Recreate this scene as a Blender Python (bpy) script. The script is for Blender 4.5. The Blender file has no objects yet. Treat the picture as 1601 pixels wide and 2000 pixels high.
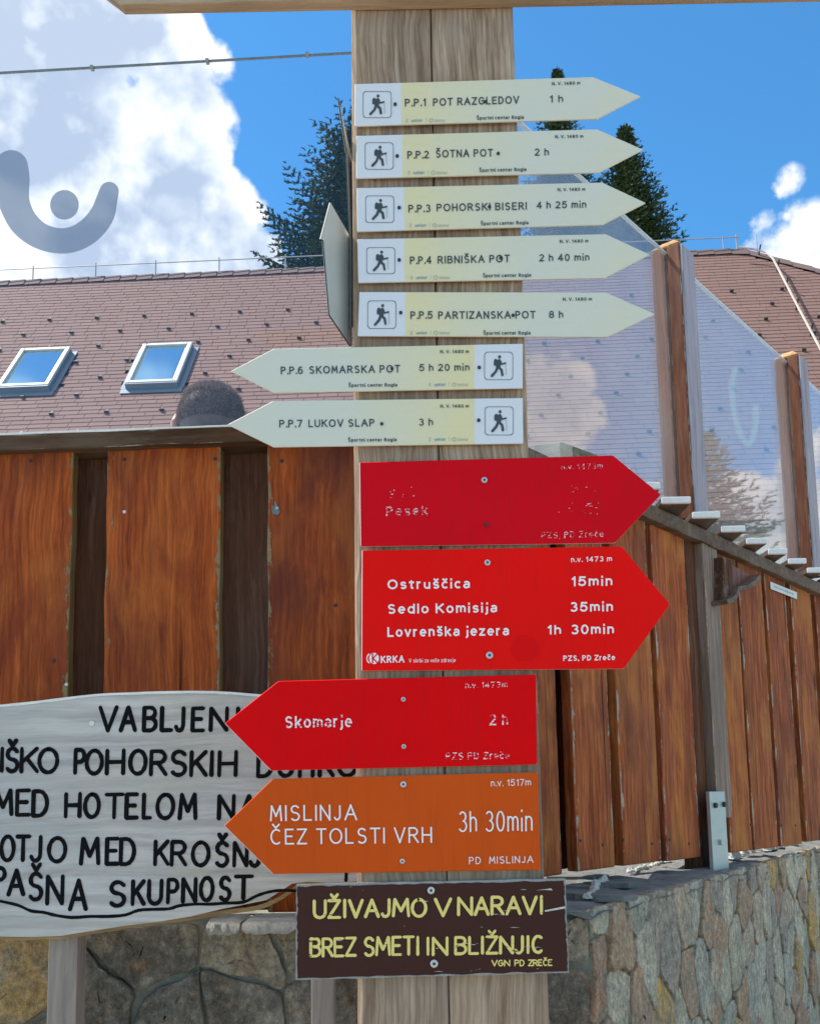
import bpy, math, random
from mathutils import Vector, Matrix, noise as mnoise
random.seed(7)
S = bpy.context.scene
COL = S.collection
F = 2000.0; PX, PY = 800.0, 1300.0
PITCH = math.radians(7.5); ROLL = math.radians(-1.03)
CAM = Vector((0, 0, 1.55))
# ---------------------------------------------------------------- camera
cd = bpy.data.cameras.new('camera'); cam = bpy.data.objects.new('camera', cd); COL.objects.link(cam)
S.camera = cam
MR = Matrix.Rotation(math.pi/2 + PITCH, 3, 'X') @ Matrix.Rotation(ROLL, 3, 'Z')
cam.matrix_world = Matrix.Translation(CAM) @ MR.to_4x4()
cd.sensor_fit = 'VERTICAL'; cd.sensor_height = 24; cd.lens = 24*F/2000
cd.shift_y = 0.15; cd.clip_start = 0.05; cd.clip_end = 3000
# ---------------------------------------------------------------- light
SUN = Vector((-.52, .12, .85)).normalized()
sd = bpy.data.lights.new('sun', 'SUN'); so = bpy.data.objects.new('sun', sd); COL.objects.link(so)
sd.energy = 4.0; sd.angle = math.radians(.5); sd.color = (1, .95, .87)
so.rotation_euler = SUN.to_track_quat('Z', 'Y').to_euler(); so.location = (0, 0, 30)
S.view_settings.view_transform = 'Standard'; S.view_settings.look = 'None'
S.view_settings.gamma = 1; S.view_settings.use_curve_mapping = False
S.view_settings.exposure = 0.83
S.render.engine = 'CYCLES'
S.cycles.max_bounces = 8; S.cycles.transparent_max_bounces = 16

def ray(px, py): return (MR @ Vector(((px-PX)/F, -(py-PY)/F, -1))).normalized()
def hit(px, py, p0, n):
    r = ray(px, py); return CAM + r*((p0-CAM).dot(n)/r.dot(n))
def hitY(px, py, Y): return hit(px, py, Vector((0, Y, 0)), Vector((0, 1, 0)))
def proj(p):
    q = MR.transposed() @ (Vector(p)-CAM); return (PX + F*q.x/-q.z, PY - F*q.y/-q.z)

# ---------------------------------------------------------------- node helper
class NT:
    def __init__(s, tree): s.t = tree; s.n = tree.nodes; s.l = tree.links
    def node(s, kind, ins=None, **kw):
        nd = s.n.new(kind)
        for k, v in kw.items(): setattr(nd, k, v)
        for k, v in (ins or {}).items(): s.set(nd, k, v)
        return nd
    def set(s, nd, k, v):
        if isinstance(v, bpy.types.NodeSocket): s.l.new(v, nd.inputs[k])
        else:
            sk = nd.inputs[k]
            if isinstance(v, (tuple, list)) and sk.type == 'RGBA' and len(v) == 3: v = (*v, 1)
            sk.default_value = v
    def math(s, op, a, b=None, c=None, clamp=False):
        nd = s.n.new('ShaderNodeMath'); nd.operation = op; nd.use_clamp = clamp
        for i, v in enumerate((a, b, c)):
            if v is not None: s.set(nd, i, v)
        return nd.outputs[0]
    def vmath(s, op, a, b=None, out=0, scale=None):
        nd = s.n.new('ShaderNodeVectorMath'); nd.operation = op
        s.set(nd, 0, a)
        if b is not None: s.set(nd, 1, b)
        if scale is not None: s.set(nd, 'Scale', scale)
        return nd.outputs[out]
    def noise(s, vec, scale, detail=4, rough=.5, dist=0, color=False):
        nd = s.node('ShaderNodeTexNoise', {'Vector': vec, 'Scale': scale, 'Detail': detail, 'Roughness': rough, 'Distortion': dist})
        return nd.outputs[1 if color else 0]
    def ramp(s, fac, stops, interp='LINEAR'):
        nd = s.n.new('ShaderNodeValToRGB'); nd.color_ramp.interpolation = interp
        el = nd.color_ramp.elements
        while len(el) < len(stops): el.new(.5)
        for e, (p, c) in zip(el, stops):
            e.position = p; e.color = (*c, 1) if isinstance(c, tuple) else (c, c, c, 1)
        s.set(nd, 0, fac); return nd.outputs[0]
    def map(s, v, a, b, c=0., d=1., smooth=False):
        nd = s.n.new('ShaderNodeMapRange'); nd.interpolation_type = 'SMOOTHSTEP' if smooth else 'LINEAR'
        for i, x in enumerate((v, a, b, c, d)): s.set(nd, i, x)
        return nd.outputs[0]
    def mix(s, f, a, b, mode='MIX'):
        nd = s.n.new('ShaderNodeMix'); nd.data_type = 'RGBA'; nd.blend_type = mode
        s.set(nd, 0, f); s.set(nd, 6, a); s.set(nd, 7, b); return nd.outputs[2]

# ---------------------------------------------------------------- world: sky with cumulus clouds
W = bpy.data.worlds.new('World'); S.world = W; W.use_nodes = True
w = NT(W.node_tree); w.n.clear()
SKY_STR = .105
sky = w.node('ShaderNodeTexSky', sky_type='NISHITA', sun_disc=False, sun_elevation=math.asin(SUN.z),
             sun_rotation=math.atan2(SUN.x, SUN.y), altitude=1500, air_density=1.0, dust_density=.3, ozone_density=3.2)
D = w.node('ShaderNodeTexCoord').outputs['Generated']
def pxblob(cx, cy, r): return (ray(cx, cy), r/F*.93)
blobs = [pxblob(*b) for b in ((40,130,150),(170,90,130),(300,80,85),(345,160,90),(380,215,50),(90,300,200),(270,300,150),
         (375,370,90),(420,440,75),(200,480,210),(0,480,200),(455,490,60),(330,500,120),(470,515,75),(520,545,40),(-150,250,300),
         (1650,600,215),(1535,520,105),(1760,590,150))]
def azel(a, e): a, e = math.radians(a), math.radians(e); return Vector((math.sin(a)*math.cos(e), math.cos(a)*math.cos(e), math.sin(e)))
blobs += [(azel(*b[:2]), b[2]) for b in ((73,16,.11),(70,21,.05),(58,11,.12),(112,36,.42),(150,66,.5),(215,70,.5),(245,36,.45),(290,42,.3),(120,50,.3),(300,20,.22),(275,60,.2))]  # out-of-view clouds, added to whiten the fill light and show in the glass
dmax = None
for c, r in blobs:
    d = w.vmath('DISTANCE', D, tuple(c), out=1)
    d = w.math('MULTIPLY_ADD', d, -1/r, 1.0)
    d = w.math('MULTIPLY', d, min(1.0, r/.07)*1.0)
    dmax = d if dmax is None else w.math('SMOOTH_MAX', dmax, d, .12)
n0 = w.noise(D, 12, 7, .55)
wv_ = w.vmath('ADD', D, w.vmath('SCALE', (.5, -.8, .6), scale=w.math('MULTIPLY', n0, .05)))
vo = w.node('ShaderNodeTexVoronoi', {'Vector': wv_, 'Scale': 24}, feature='F1').outputs[0]
vo = w.math('SMOOTH_MAX', vo, .30, .12)
n1 = w.math('ADD', w.math('MULTIPLY', n0, 1.1), w.math('MULTIPLY', vo, -.40))
nb = w.noise(w.vmath('ADD', D, tuple((SUN+Vector((0,-.2,.2)))*.02)), 12, 4, .55)
dens = w.math('ADD', dmax, w.math('MULTIPLY_ADD', n1, 1.2, -.40))
mask = w.map(dens, -.02, .15, 0, 1, True)
lit = w.math('MULTIPLY_ADD', w.math('SUBTRACT', n0, nb), 3.2, .60)
lit = w.math('MULTIPLY_ADD', vo, -.6, w.math('ADD', lit, .08))
big = w.noise(D, 5.5, 2, .5)
lit = w.math('ADD', lit, w.math('MULTIPLY_ADD', big, 2.3, -1.2), clamp=True)
edge = w.map(dens, .05, .45, .35, 0, True)
lit = w.math('ADD', lit, edge, clamp=True)
ccol = w.ramp(lit, [(0, (.44,.53,.68)), (.3, (.62,.70,.80)), (.6, (.84,.88,.93)), (1, (1,1,1))])
CLOUD = 7.0
ccol = w.mix(1, ccol, (CLOUD, CLOUD, CLOUD), 'MULTIPLY')
skyc = w.mix(1, sky.outputs[0], (.56, 1.20, 1.40), 'MULTIPLY')
final = w.mix(mask, skyc, ccol)
bg = w.node('ShaderNodeBackground', {'Color': final, 'Strength': SKY_STR})
w.l.new(bg.outputs[0], w.node('ShaderNodeOutputWorld').inputs[0])
W.cycles.sampling_method = 'MANUAL'; W.cycles.sample_map_resolution = 1024

# ---------------------------------------------------------------- materials
def base(name):
    m = bpy.data.materials.new(name); m.use_nodes = True; t = NT(m.node_tree); t.n.clear()
    b = t.node('ShaderNodeBsdfPrincipled'); o = t.node('ShaderNodeOutputMaterial'); t.l.new(b.outputs[0], o.inputs[0])
    return m, t, b, o
def objvec(t, rnd=True):
    v = t.node('ShaderNodeTexCoord').outputs['Object']
    if rnd:
        r = t.node('ShaderNodeObjectInfo').outputs['Random']
        v = t.vmath('ADD', v, t.vmath('SCALE', (7.3, 3.1, 5.7), scale=t.math('MULTIPLY', r, 9)))
    return v
def plain(name, col, rough=.6, metal=0, var=.12, scale=8, bump=0.0, spec=.5, bs=80):
    m, t, b, o = base(name); v = objvec(t)
    n = t.noise(v, scale, 6, .6)
    c = t.mix(t.math('MULTIPLY', n, 1.0), tuple(x*(1-var*2) for x in col), tuple(min(1, x*(1+var*1.2)) for x in col))
    t.set(b, 'Base Color', c); t.set(b, 'Metallic', metal); t.set(b, 'Specular IOR Level', spec)
    t.set(b, 'Roughness', t.map(n, .2, .8, rough-.08, rough+.08))
    if bump:
        t.set(b, 'Normal', t.node('ShaderNodeBump', {'Height': t.noise(v, bs, 5, .6), 'Strength': bump, 'Distance': .01}).outputs[0])
    return m
def wood(name, c0, c1, c2, axis=2, patch=None, wear=None, wearamt=.5, rough=.6, gs=55, bump=.35, crack=.0, patchscale=3, grime=None, ringy=0, spec=.4, knots=0):
    m, t, b, o = base(name); v = objvec(t)
    st = [1, 1, 1]; st[axis] = .045
    warp = t.vmath('SCALE', t.vmath('SUBTRACT', t.noise(v, 4, 3, .5, color=True), (.5, .5, .5)), scale=.035)
    vg = t.vmath('MULTIPLY', t.vmath('ADD', v, warp), tuple(st))
    g1 = t.noise(vg, gs, 5, .62); g2 = t.noise(vg, gs*4.2, 3, .6)
    g = t.math('ADD', t.math('MULTIPLY', g1, .7), t.math('MULTIPLY', g2, .3))
    col = t.ramp(g, [(.34, c0), (.49, c1), (.63, c2)])
    if ringy:
        wv = t.node('ShaderNodeTexWave', {'Vector': t.vmath('MULTIPLY', t.vmath('ADD', v, t.vmath('SCALE', warp, scale=1.6)), (1, 1, .10) if axis == 2 else (.1, 1, 1)), 'Scale': ringy, 'Distortion': 3.5, 'Detail': 3, 'Detail Scale': 1.2}, bands_direction='X' if axis == 2 else 'Z').outputs[1]
        col = t.mix(t.map(wv, .55, .95, 0, .38), col, tuple(x*.45 for x in c1))
    if patch:
        for i, (pc, amt) in enumerate(patch):
            pv = t.vmath('MULTIPLY', t.vmath('ADD', v, (3.7*i, 1.3, 9.1*i)), (1, 1, .4) if axis == 2 else (.4, 1, 1))
            pm = t.map(t.noise(pv, patchscale*(1+.5*i), 5, .6, .6), .44, .68, 0, amt, True)
            col = t.mix(pm, col, t.mix(1, t.mix(.5, (1,1,1), t.ramp(g, [(.3, .6), (.66, 1.0)])), pc, 'MULTIPLY'))
    rv = t.node('ShaderNodeObjectInfo').outputs['Random']
    col = t.mix(1, col, t.mix(rv, (.82,.82,.84), (1.1,1.08,1.04)), 'MULTIPLY')
    h = g
    if knots:
        kv = t.node('ShaderNodeTexVoronoi', {'Vector': t.vmath('MULTIPLY', t.vmath('ADD', v, warp), (1, 1, .55) if axis == 2 else (.55, 1, 1)), 'Scale': knots})
        km = t.math('MULTIPLY', t.map(kv.outputs['Distance'], .16, .05, 0, .8, True), t.math('GREATER_THAN', t.node('ShaderNodeSeparateColor', {0: kv.outputs['Color']}).outputs[0], .45))
        rg = t.math('MULTIPLY_ADD', t.math('SINE', t.math('MULTIPLY', kv.outputs['Distance'], 90)), .25, .75)
        col = t.mix(km, col, t.mix(1, tuple(x*.45 for x in c0), t.mix(1, (1,1,1), rg, 'MULTIPLY'), 'MULTIPLY'))
    if crack:
        cr = t.map(t.noise(t.vmath('MULTIPLY', v, tuple([1.0 if i != axis else .02 for i in range(3)])), 32, 2, .4), .285-.02+crack*.1, .245-.02+crack*.1, 0, 1)
        col = t.mix(t.math('MULTIPLY', cr, .85), col, tuple(x*.2 for x in c0)); h = t.math('SUBTRACT', h, cr)
    if wear:
        uv = t.node('ShaderNodeUVMap').outputs[0]
        u = t.node('ShaderNodeSeparateXYZ', {0: uv}).outputs[0]
        ed = t.math('ABSOLUTE', t.math('SUBTRACT', u, .5))
        wn = t.noise(t.vmath('MULTIPLY', v, (1, 1, .35) if axis == 2 else (.35, 1, 1)), 38, 6, .7)
        wm = t.map(t.math('ADD', t.map(ed, .36, .5, 0, .30), wn), .86-wearamt*.12, .90-wearamt*.12, 0, 1)
        col = t.mix(wm, col, t.mix(t.noise(v, 120, 2), wear, tuple(x*.55 for x in wear)))
        h = t.math('SUBTRACT', h, t.math('MULTIPLY', wm, .3))
    if grime:
        gm = t.map(t.noise(v, 11, 6, .65), .5, .72, 0, .75, True); col = t.mix(gm, col, grime)
    t.set(b, 'Base Color', col); t.set(b, 'Specular IOR Level', spec)
    t.set(b, 'Roughness', t.map(g, .3, .7, rough+.1, rough-.1))
    t.set(b, 'Normal', t.node('ShaderNodeBump', {'Height': h, 'Strength': bump, 'Distance': .006}).outputs[0])
    return m

M = {}
M['post'] = wood('post_wood', (.21,.13,.078), (.43,.30,.20), (.60,.45,.32), patch=[((.27,.205,.165), .55), ((.46,.33,.22), .4)], crack=.4, gs=75, bump=.7, ringy=30, spec=.08, knots=2.2, rough=.75, patchscale=4)
M['bar'] = wood('bar_wood', (.22,.15,.09), (.36,.26,.17), (.45,.34,.23), axis=0, gs=50, rough=.7, patch=[((.28,.2,.13), .5)], bump=.4)
M['board'] = wood('stained_board', (.17,.034,.010), (.38,.078,.017), (.54,.132,.027), patch=[((.13,.034,.024), .85), ((.50,.145,.03), .6), ((.24,.045,.018), .7)], wear=(.36,.25,.13), wearamt=.75, rough=.62, patchscale=4.5, crack=.4, ringy=17, gs=80, bump=.7, spec=.10, knots=3.4)
M['board_r'] = wood('stained_board_dull', (.15,.034,.010), (.36,.088,.027), (.52,.158,.045), patch=[((.24,.075,.042), .8), ((.54,.20,.045), .7), ((.16,.042,.020), .6)], wear=(.48,.40,.30), wearamt=.8, rough=.62, patchscale=4.5, crack=.4, ringy=19, gs=80, bump=.7, spec=.08, knots=4)
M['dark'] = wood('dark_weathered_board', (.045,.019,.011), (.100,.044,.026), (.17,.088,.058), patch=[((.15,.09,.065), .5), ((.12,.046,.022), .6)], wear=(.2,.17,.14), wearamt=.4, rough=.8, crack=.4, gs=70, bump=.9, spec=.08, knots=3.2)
M['olive'] = wood('mossy_edge', (.09,.055,.015), (.17,.10,.028), (.24,.16,.05), patch=[((.20,.20,.18), .7)], rough=.7)
M['rail'] = wood('rail_wood', (.050,.025,.013), (.085,.044,.023), (.13,.075,.042), axis=0, patch=[((.13,.055,.022), .7), ((.20,.15,.11), .4)], rough=.8, patchscale=6, wear=(.5,.47,.42), wearamt=.6, spec=.12, bump=.6, crack=.2)
M['rail_r'] = wood('rail_wood_brown', (.055,.030,.017), (.10,.056,.031), (.155,.10,.06), axis=0, patch=[((.19,.14,.1), .6)], rough=.65, patchscale=5, bump=.6, wear=(.2,.15,.1), wearamt=.3)
M['pillar'] = wood('pillar_wood', (.09,.033,.017), (.17,.062,.032), (.25,.10,.055), patch=[((.22,.14,.115), .4), ((.14,.055,.03), .6)], wear=(.62,.56,.48), wearamt=.9, rough=.65, gs=70, spec=.1)
M['pillar_grey'] = wood('pillar_face_grey', (.26,.22,.23), (.38,.33,.35), (.46,.41,.43), rough=.6)
M['pillar_cap'] = wood('fresh_cut_top', (.30,.14,.045), (.46,.23,.08), (.60,.36,.16), rough=.7)
M['slat'] = wood('slat_wood', (.075,.045,.032), (.125,.082,.06), (.19,.13,.10), axis=1, rough=.7, patch=[((.2,.16,.14), .6)])
M['slat_end'] = plain('white_end', (.84,.82,.78), .6, var=.1, scale=60, bump=.3)  # slat ends near white, much lighter than the slat wood
M['gpost'] = wood('silver_grey_post', (.11,.07,.05), (.22,.15,.115), (.33,.25,.20), wear=(.55,.42,.22), wearamt=.9, rough=.7, patch=[((.17,.12,.09), .6)], bump=.6)
M['steel'] = plain('galvanised_steel', (.42,.45,.44), .45, .6, var=.15, scale=25, bump=.1)
M['bolt'] = plain('bolt_steel', (.55,.55,.54), .35, .7, var=.15, scale=200)
M['boltdark'] = plain('bolt_dark', (.03,.035,.04), .5, .2, scale=100)
M['dkprint'] = plain('dark_print', (.045,.060,.062), .5, var=.15, scale=60)
M['greyprint'] = plain('grey_print', (.36,.39,.36), .5, scale=60)
M['blueprint'] = plain('blue_print', (.13,.27,.42), .5, scale=60)
M['whiteprint'] = plain('white_print', (.87,.82,.80), .5, var=.06, scale=60)
M['edgewhite'] = plain('pale_metal_edge', (.72,.70,.62), .45, .2, var=.08)
M['rededge'] = plain('sign_edge', (.66,.50,.48), .5, var=.1)
M['black_paint'] = plain('black_brush_paint', (.008,.008,.009), .9, var=.3, scale=90, bump=.3, spec=.1)
M['plate_back'] = plain('pale_plate', (.55,.57,.53), .35, .1, var=.06, scale=12)
M['dark_edge'] = plain('dark_plate_edge', (.03,.03,.03), .5)
def worn(name, col, bgc, lo, sc=(260, 260, 90)):
    m, t, b, o = base(name); v = objvec(t)
    n = t.noise(t.vmath('MULTIPLY', v, sc), 1, 3, .6)
    t.set(b, 'Base Color', t.mix(t.map(n, lo, lo+.02), col, bgc)); t.set(b, 'Roughness', .5); return m
RED1 = (.66,.003,.010); RED2 = (.86,.006,.004); ORG = (.62,.085,.008)
M['worn_white'] = worn('worn_white_print', (.85,.62,.62), RED1, .435, (150,150,520))
M['worn_white2'] = worn('half_worn_white_print', (.9,.8,.8), RED2, .585, (130,130,420))
def signmat(name, kind):
    m, t, b, o = base(name); v = objvec(t, False)
    uv = t.node('ShaderNodeSeparateXYZ', {0: t.node('ShaderNodeUVMap').outputs[0]}).outputs[0]
    n = t.noise(v, 9, 4, .5); n2 = t.noise(v, 300, 3, .6)
    yel = t.math('ADD', t.ramp(uv, [(0, .0), (.17, 1.0), (.27, .75), (.55, .12), (1, .1)]), t.math('MULTIPLY_ADD', n, .8, -.42), clamp=True)
    c = t.mix(yel, (.65,.645,.535), (.76,.665,.36))
    c = t.mix(t.map(t.noise(t.vmath('MULTIPLY', v, (6, 6, 22)), 5, 6, .7), .52, .8, 0, .22), c, (.50,.47,.38))
    c = t.mix(t.map(uv, .145, .15), (.70,.71,.73), c)
    c = t.mix(t.math('MULTIPLY', n2, .10), c, (.4,.4,.35))
    t.set(b, 'Base Color', c); t.set(b, 'Roughness', .42); t.set(b, 'Specular IOR Level', .35)
    return m
M['sign_green'] = signmat('pale_green_sign', 0)
def enamel(name, col, rough=.35, scratch=.25, chips=None):
    m, t, b, o = base(name); v = objvec(t)
    n = t.noise(v, 6, 5, .6); f = t.noise(t.vmath('MULTIPLY', v, (30, 30, 30)), 8, 4, .7)
    c = t.mix(n, tuple(x*.86 for x in col), tuple(min(1, x*1.08) for x in col))
    c = t.mix(t.map(f, .62, .8, 0, scratch), c, tuple(x*.6+.02 for x in col))
    sc = t.noise(t.vmath('MULTIPLY', t.vmath('ADD', v, (0, 0, 0)), (9, 9, 120)), 2, 4, .7, 1.5)
    c = t.mix(t.map(sc, .70, .74, 0, scratch), c, tuple(x*.8+.08 for x in col))
    dr = t.noise(t.vmath('MULTIPLY', v, (70, 70, 5)), 1, 5, .7); c = t.mix(t.map(dr, .5, .75, 0, .28), c, tuple(x*.55+.01 for x in col))
    if chips:
        ck = t.map(t.noise(t.vmath('MULTIPLY', v, (22, 22, 90)), 1.4, 6, .75, .5), .69, .70, 0, 1); c = t.mix(ck, c, chips)
    t.set(b, 'Base Color', c); t.set(b, 'Roughness', t.map(n, .3, .7, rough, rough+.15)); t.set(b, 'Specular IOR Level', .06)
    t.set(b, 'Normal', t.node('ShaderNodeBump', {'Height': n, 'Strength': .08, 'Distance': .01}).outputs[0])
    return m
M['red1'] = enamel('faded_crimson_paint', RED1, .4); M['red2'] = enamel('bright_red_paint', RED2, .4)
M['red3'] = enamel('deep_red_paint', (.74,.002,.004), .5)
M['redstain'] = enamel('dark_red_paint', (.78,.004,.004), .4)
M['orange'] = enamel('orange_paint', ORG, .4)
M['brownsign'] = enamel('brown_board_paint', (.062,.026,.020), .55, .35, (.62,.58,.52))
M['yellow_paint'] = worn('worn_yellow_paint', (.78,.62,.17), (.14,.10,.04), .64, (60,60,160))
M['whiteboard'] = wood('whitewashed_wood', (.42,.40,.37), (.57,.55,.51), (.66,.64,.59), axis=0, gs=64, rough=.8, bump=.7, patch=[((.50,.49,.47), .7), ((.66,.58,.42), .35)], patchscale=4, crack=.12, ringy=7, spec=.15)
M['sun_edge'] = plain('painted_sunlit_edge', (.82,.80,.74), .7, var=.15, scale=40, bump=.4)  # near-white tone paints sunlight onto top edges of rail and lettered board
M['greyleg'] = wood('grey_leg_wood', (.21,.17,.14), (.29,.24,.20), (.36,.31,.26), gs=40, rough=.8, bump=.3)
M['bark'] = wood('bark_edge', (.16,.10,.04), (.27,.18,.08), (.38,.28,.15), axis=0, rough=.8, bump=.8)

def glassmat(name, tint, f0=.04, haze=0.0, hazecol=(.7,.7,.8), power=5.0):
    m = bpy.data.materials.new(name); m.use_nodes = True; t = NT(m.node_tree); t.n.clear()
    g = t.node('ShaderNodeNewGeometry')
    c = t.math('ABSOLUTE', t.vmath('DOT_PRODUCT', g.outputs['Incoming'], g.outputs['Normal'], out=1))
    fr = t.math('MULTIPLY_ADD', t.math('POWER', t.math('SUBTRACT', 1, c), power), 1-f0, f0)
    v = objvec(t)
    tr = t.node('ShaderNodeBsdfTransparent', {'Color': tint}); gl = t.node('ShaderNodeBsdfGlossy', {'Roughness': .0, 'Color': (1,1,1)})
    ms = t.node('ShaderNodeMixShader', {0: fr}); t.l.new(tr.outputs[0], ms.inputs[1]); t.l.new(gl.outputs[0], ms.inputs[2])
    df = t.node('ShaderNodeBsdfDiffuse', {'Color': hazecol}); hz = t.map(t.noise(v, 3, 4, .6), .3, .75, haze*.5, haze*1.3)
    m2 = t.node('ShaderNodeMixShader', {0: hz}); t.l.new(ms.outputs[0], m2.inputs[1]); t.l.new(df.outputs[0], m2.inputs[2])
    t.l.new(m2.outputs[0], t.node('ShaderNodeOutputMaterial').inputs[0]); return m
def filmmat(name, col, tint, k):
    m = bpy.data.materials.new(name); m.use_nodes = True; t = NT(m.node_tree); t.n.clear()
    a = t.node('ShaderNodeBsdfTransparent', {'Color': tint}); b = t.node('ShaderNodeBsdfDiffuse', {'Color': col}); c = t.node('ShaderNodeBsdfTranslucent', {'Color': col})
    m1 = t.node('ShaderNodeMixShader', {0: .6}); t.l.new(b.outputs[0], m1.inputs[1]); t.l.new(c.outputs[0], m1.inputs[2])
    m2 = t.node('ShaderNodeMixShader', {0: k}); t.l.new(a.outputs[0], m2.inputs[1]); t.l.new(m1.outputs[0], m2.inputs[2])
    t.l.new(m2.outputs[0], t.node('ShaderNodeOutputMaterial').inputs[0]); return m
M['logogrey'] = filmmat('grey_glass_film', (.30,.38,.48), (.62,.68,.78), .72)
M['glass'] = glassmat('clear_glass', (.97,.975,.985), .022, .004)
M['glass_r'] = glassmat('reflective_glass', (.95,.955,.965), .065, .13, (.66,.66,.64), power=4.0)
M['glass_edge'] = plain('glass_edge', (.14,.18,.20), .3, var=.05)
M['glass_edge_pale'] = plain('glass_edge_pale', (.62,.68,.68), .3, var=.05)
def panemat():
    m, t, b, o = base('skylight_pane'); v = objvec(t)
    t.set(b, 'Base Color', (.20,.42,.62)); t.set(b, 'Metallic', .75); t.set(b, 'Roughness', .06); return m
M['pane'] = panemat()
M['alu'] = plain('skylight_aluminium', (.50,.53,.50), .5, .3, var=.08, scale=8)
M['alu_dark'] = plain('skylight_flashing', (.16,.20,.25), .5, .3, var=.08)
M['rod'] = plain('grey_rod', (.30,.30,.31), .5, .3); M['rodpale'] = plain('pale_rod', (.50,.44,.38), .5, .2)
M['guard'] = plain('snow_guard_metal', (.045,.036,.036), .5)
def shinglemat():
    m, t, b, o = base('roof_shingle'); v = objvec(t, False)
    a = t.node('ShaderNodeAttribute', attribute_name='rnd').outputs['Fac']
    n = t.noise(v, 60, 3, .7); n2 = t.noise(v, .5, 4, .6)
    c = t.mix(a, (.172,.090,.072), (.212,.115,.093)); c = t.mix(t.map(n2, .35, .7, 0, .5), c, (.185,.108,.094))
    c = t.mix(t.math('MULTIPLY', n, .35), c, (.12,.07,.06)); t.set(b, 'Base Color', c); t.set(b, 'Roughness', .85)
    t.set(b, 'Normal', t.node('ShaderNodeBump', {'Height': n, 'Strength': .3, 'Distance': .01}).outputs[0]); return m
M['shingle'] = shinglemat()
M['underlay'] = plain('roof_underlay', (.085,.05,.045), .9)
M['ridgecap'] = plain('ridge_cap', (.15,.095,.088), .85, var=.2, scale=3)
M['plaster'] = plain('house_plaster', (.62,.58,.50), .9, var=.08, scale=2, bump=.2)
def stonemat(name, pal, streak=.3, vertical=True):
    m, t, b, o = base(name); v = objvec(t, True)
    r = t.node('ShaderNodeObjectInfo').outputs['Random']
    c = t.ramp(r, [(i/len(pal), p) for i, p in enumerate(pal)], 'CONSTANT')
    n = t.noise(v, 9, 9, .68, .8); n3 = t.noise(v, 26, 7, .7, .3)
    sv = t.noise(t.vmath('MULTIPLY', v, (1, 1, .5)), 42, 8, .74, .6) if vertical else t.noise(t.vmath('MULTIPLY', v, (1, 1, .5)), 40, 7, .72, 1)
    c = t.mix(t.map(n, .42, .66, 0, .85), c, t.ramp(n3, [(.3, (.13,.115,.09)), (.55, (.31,.285,.225)), (.75, (.46,.42,.34))]))
    c = t.mix(t.map(n3, .54, .72, 0, .55), c, (.34,.185,.062))
    c = t.mix(1, c, t.ramp(sv, [(.28, .55), (.5, 1.05), (.72, 1.5)]), 'MULTIPLY')
    c = t.mix(t.map(t.noise(v, 170, 4, .75), .60, .70, 0, .65), c, (.50,.49,.42))
    c = t.mix(1, c, t.ramp(t.noise(v, 70, 9, .85, .2), [(.36, .5), (.5, 1.1), (.64, 1.7)]), 'MULTIPLY')
    t.set(b, 'Base Color', c); t.set(b, 'Roughness', .88)
    hh = t.math('ADD', t.math('MULTIPLY', n3, .6), t.math('MULTIPLY', sv, .5))
    t.set(b, 'Normal', t.node('ShaderNodeBump', {'Height': hh, 'Strength': 1.0, 'Distance': .03}).outputs[0]); return m
M['stone_l'] = stonemat('dark_lichen_stone', [(.16,.125,.09), (.22,.17,.11), (.13,.11,.085), (.30,.24,.16), (.19,.155,.115)], vertical=False)
M['stone_o'] = stonemat('ochre_stone', [(.40,.25,.09), (.44,.29,.11), (.38,.26,.12)], vertical=False)
M['stone_r'] = stonemat('slate_wall_stone', [(.46,.40,.28), (.54,.47,.34), (.38,.22,.13), (.46,.42,.32), (.38,.36,.28), (.50,.30,.09), (.46,.36,.25), (.34,.28,.22), (.42,.26,.15), (.50,.44,.32)])
def mortarmat(name, a, bb):
    m, t, b, o = base(name); v = objvec(t, False)
    n = t.noise(v, 14, 8, .7); t.set(b, 'Base Color', t.ramp(n, [(.3, a), (.7, bb)])); t.set(b, 'Roughness', .95)
    t.set(b, 'Normal', t.node('ShaderNodeBump', {'Height': t.noise(v, 45, 8, .75), 'Strength': 1, 'Distance': .02}).outputs[0]); return m
M['mortar'] = mortarmat('wall_mortar', (.22,.215,.165), (.50,.49,.39))
M['cap'] = mortarmat('wall_top_mortar', (.15,.15,.14), (.33,.34,.33))
M['sun_ledge_board'] = mortarmat('sunlit_ledge_and_pale_board', (.42,.41,.38), (.60,.59,.55))  # sunlight put into the ledge stones' tone; also the brown board's white edge
M['gravel'] = mortarmat('sandy_gravel', (.34,.295,.235), (.56,.50,.41))
M['paving'] = mortarmat('pale_paving', (.42,.41,.38), (.58,.57,.53))
M['grass'] = mortarmat('meadow', (.04,.07,.02), (.09,.13,.04))
def leafmat(name, a, b_):
    m, t, b, o = base(name); v = objvec(t, False); n = t.noise(v, 1.6, 4, .6)
    at = t.node('ShaderNodeAttribute', attribute_name='rnd').outputs['Fac']
    c = t.mix(at, a, b_); c = t.mix(t.map(n, .4, .7, 0, .5), c, tuple(x*1.5 for x in b_))
    t.set(b, 'Base Color', c); t.set(b, 'Roughness', .65); t.set(b, 'Specular IOR Level', .3); return m
M['needle'] = leafmat('spruce_needles', (.012,.026,.010), (.048,.080,.022))
M['trunk'] = plain('spruce_bark', (.10,.07,.05), .9, scale=20, bump=.5)
M['skin'] = plain('skin', (.55,.30,.22), .5, var=.06); M['hair'] = plain('short_hair', (.20,.155,.135), .6, var=.3, scale=40)
M['hairlight'] = plain('short_hair_grey', (.50,.42,.36), .6, var=.3, scale=60)
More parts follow.
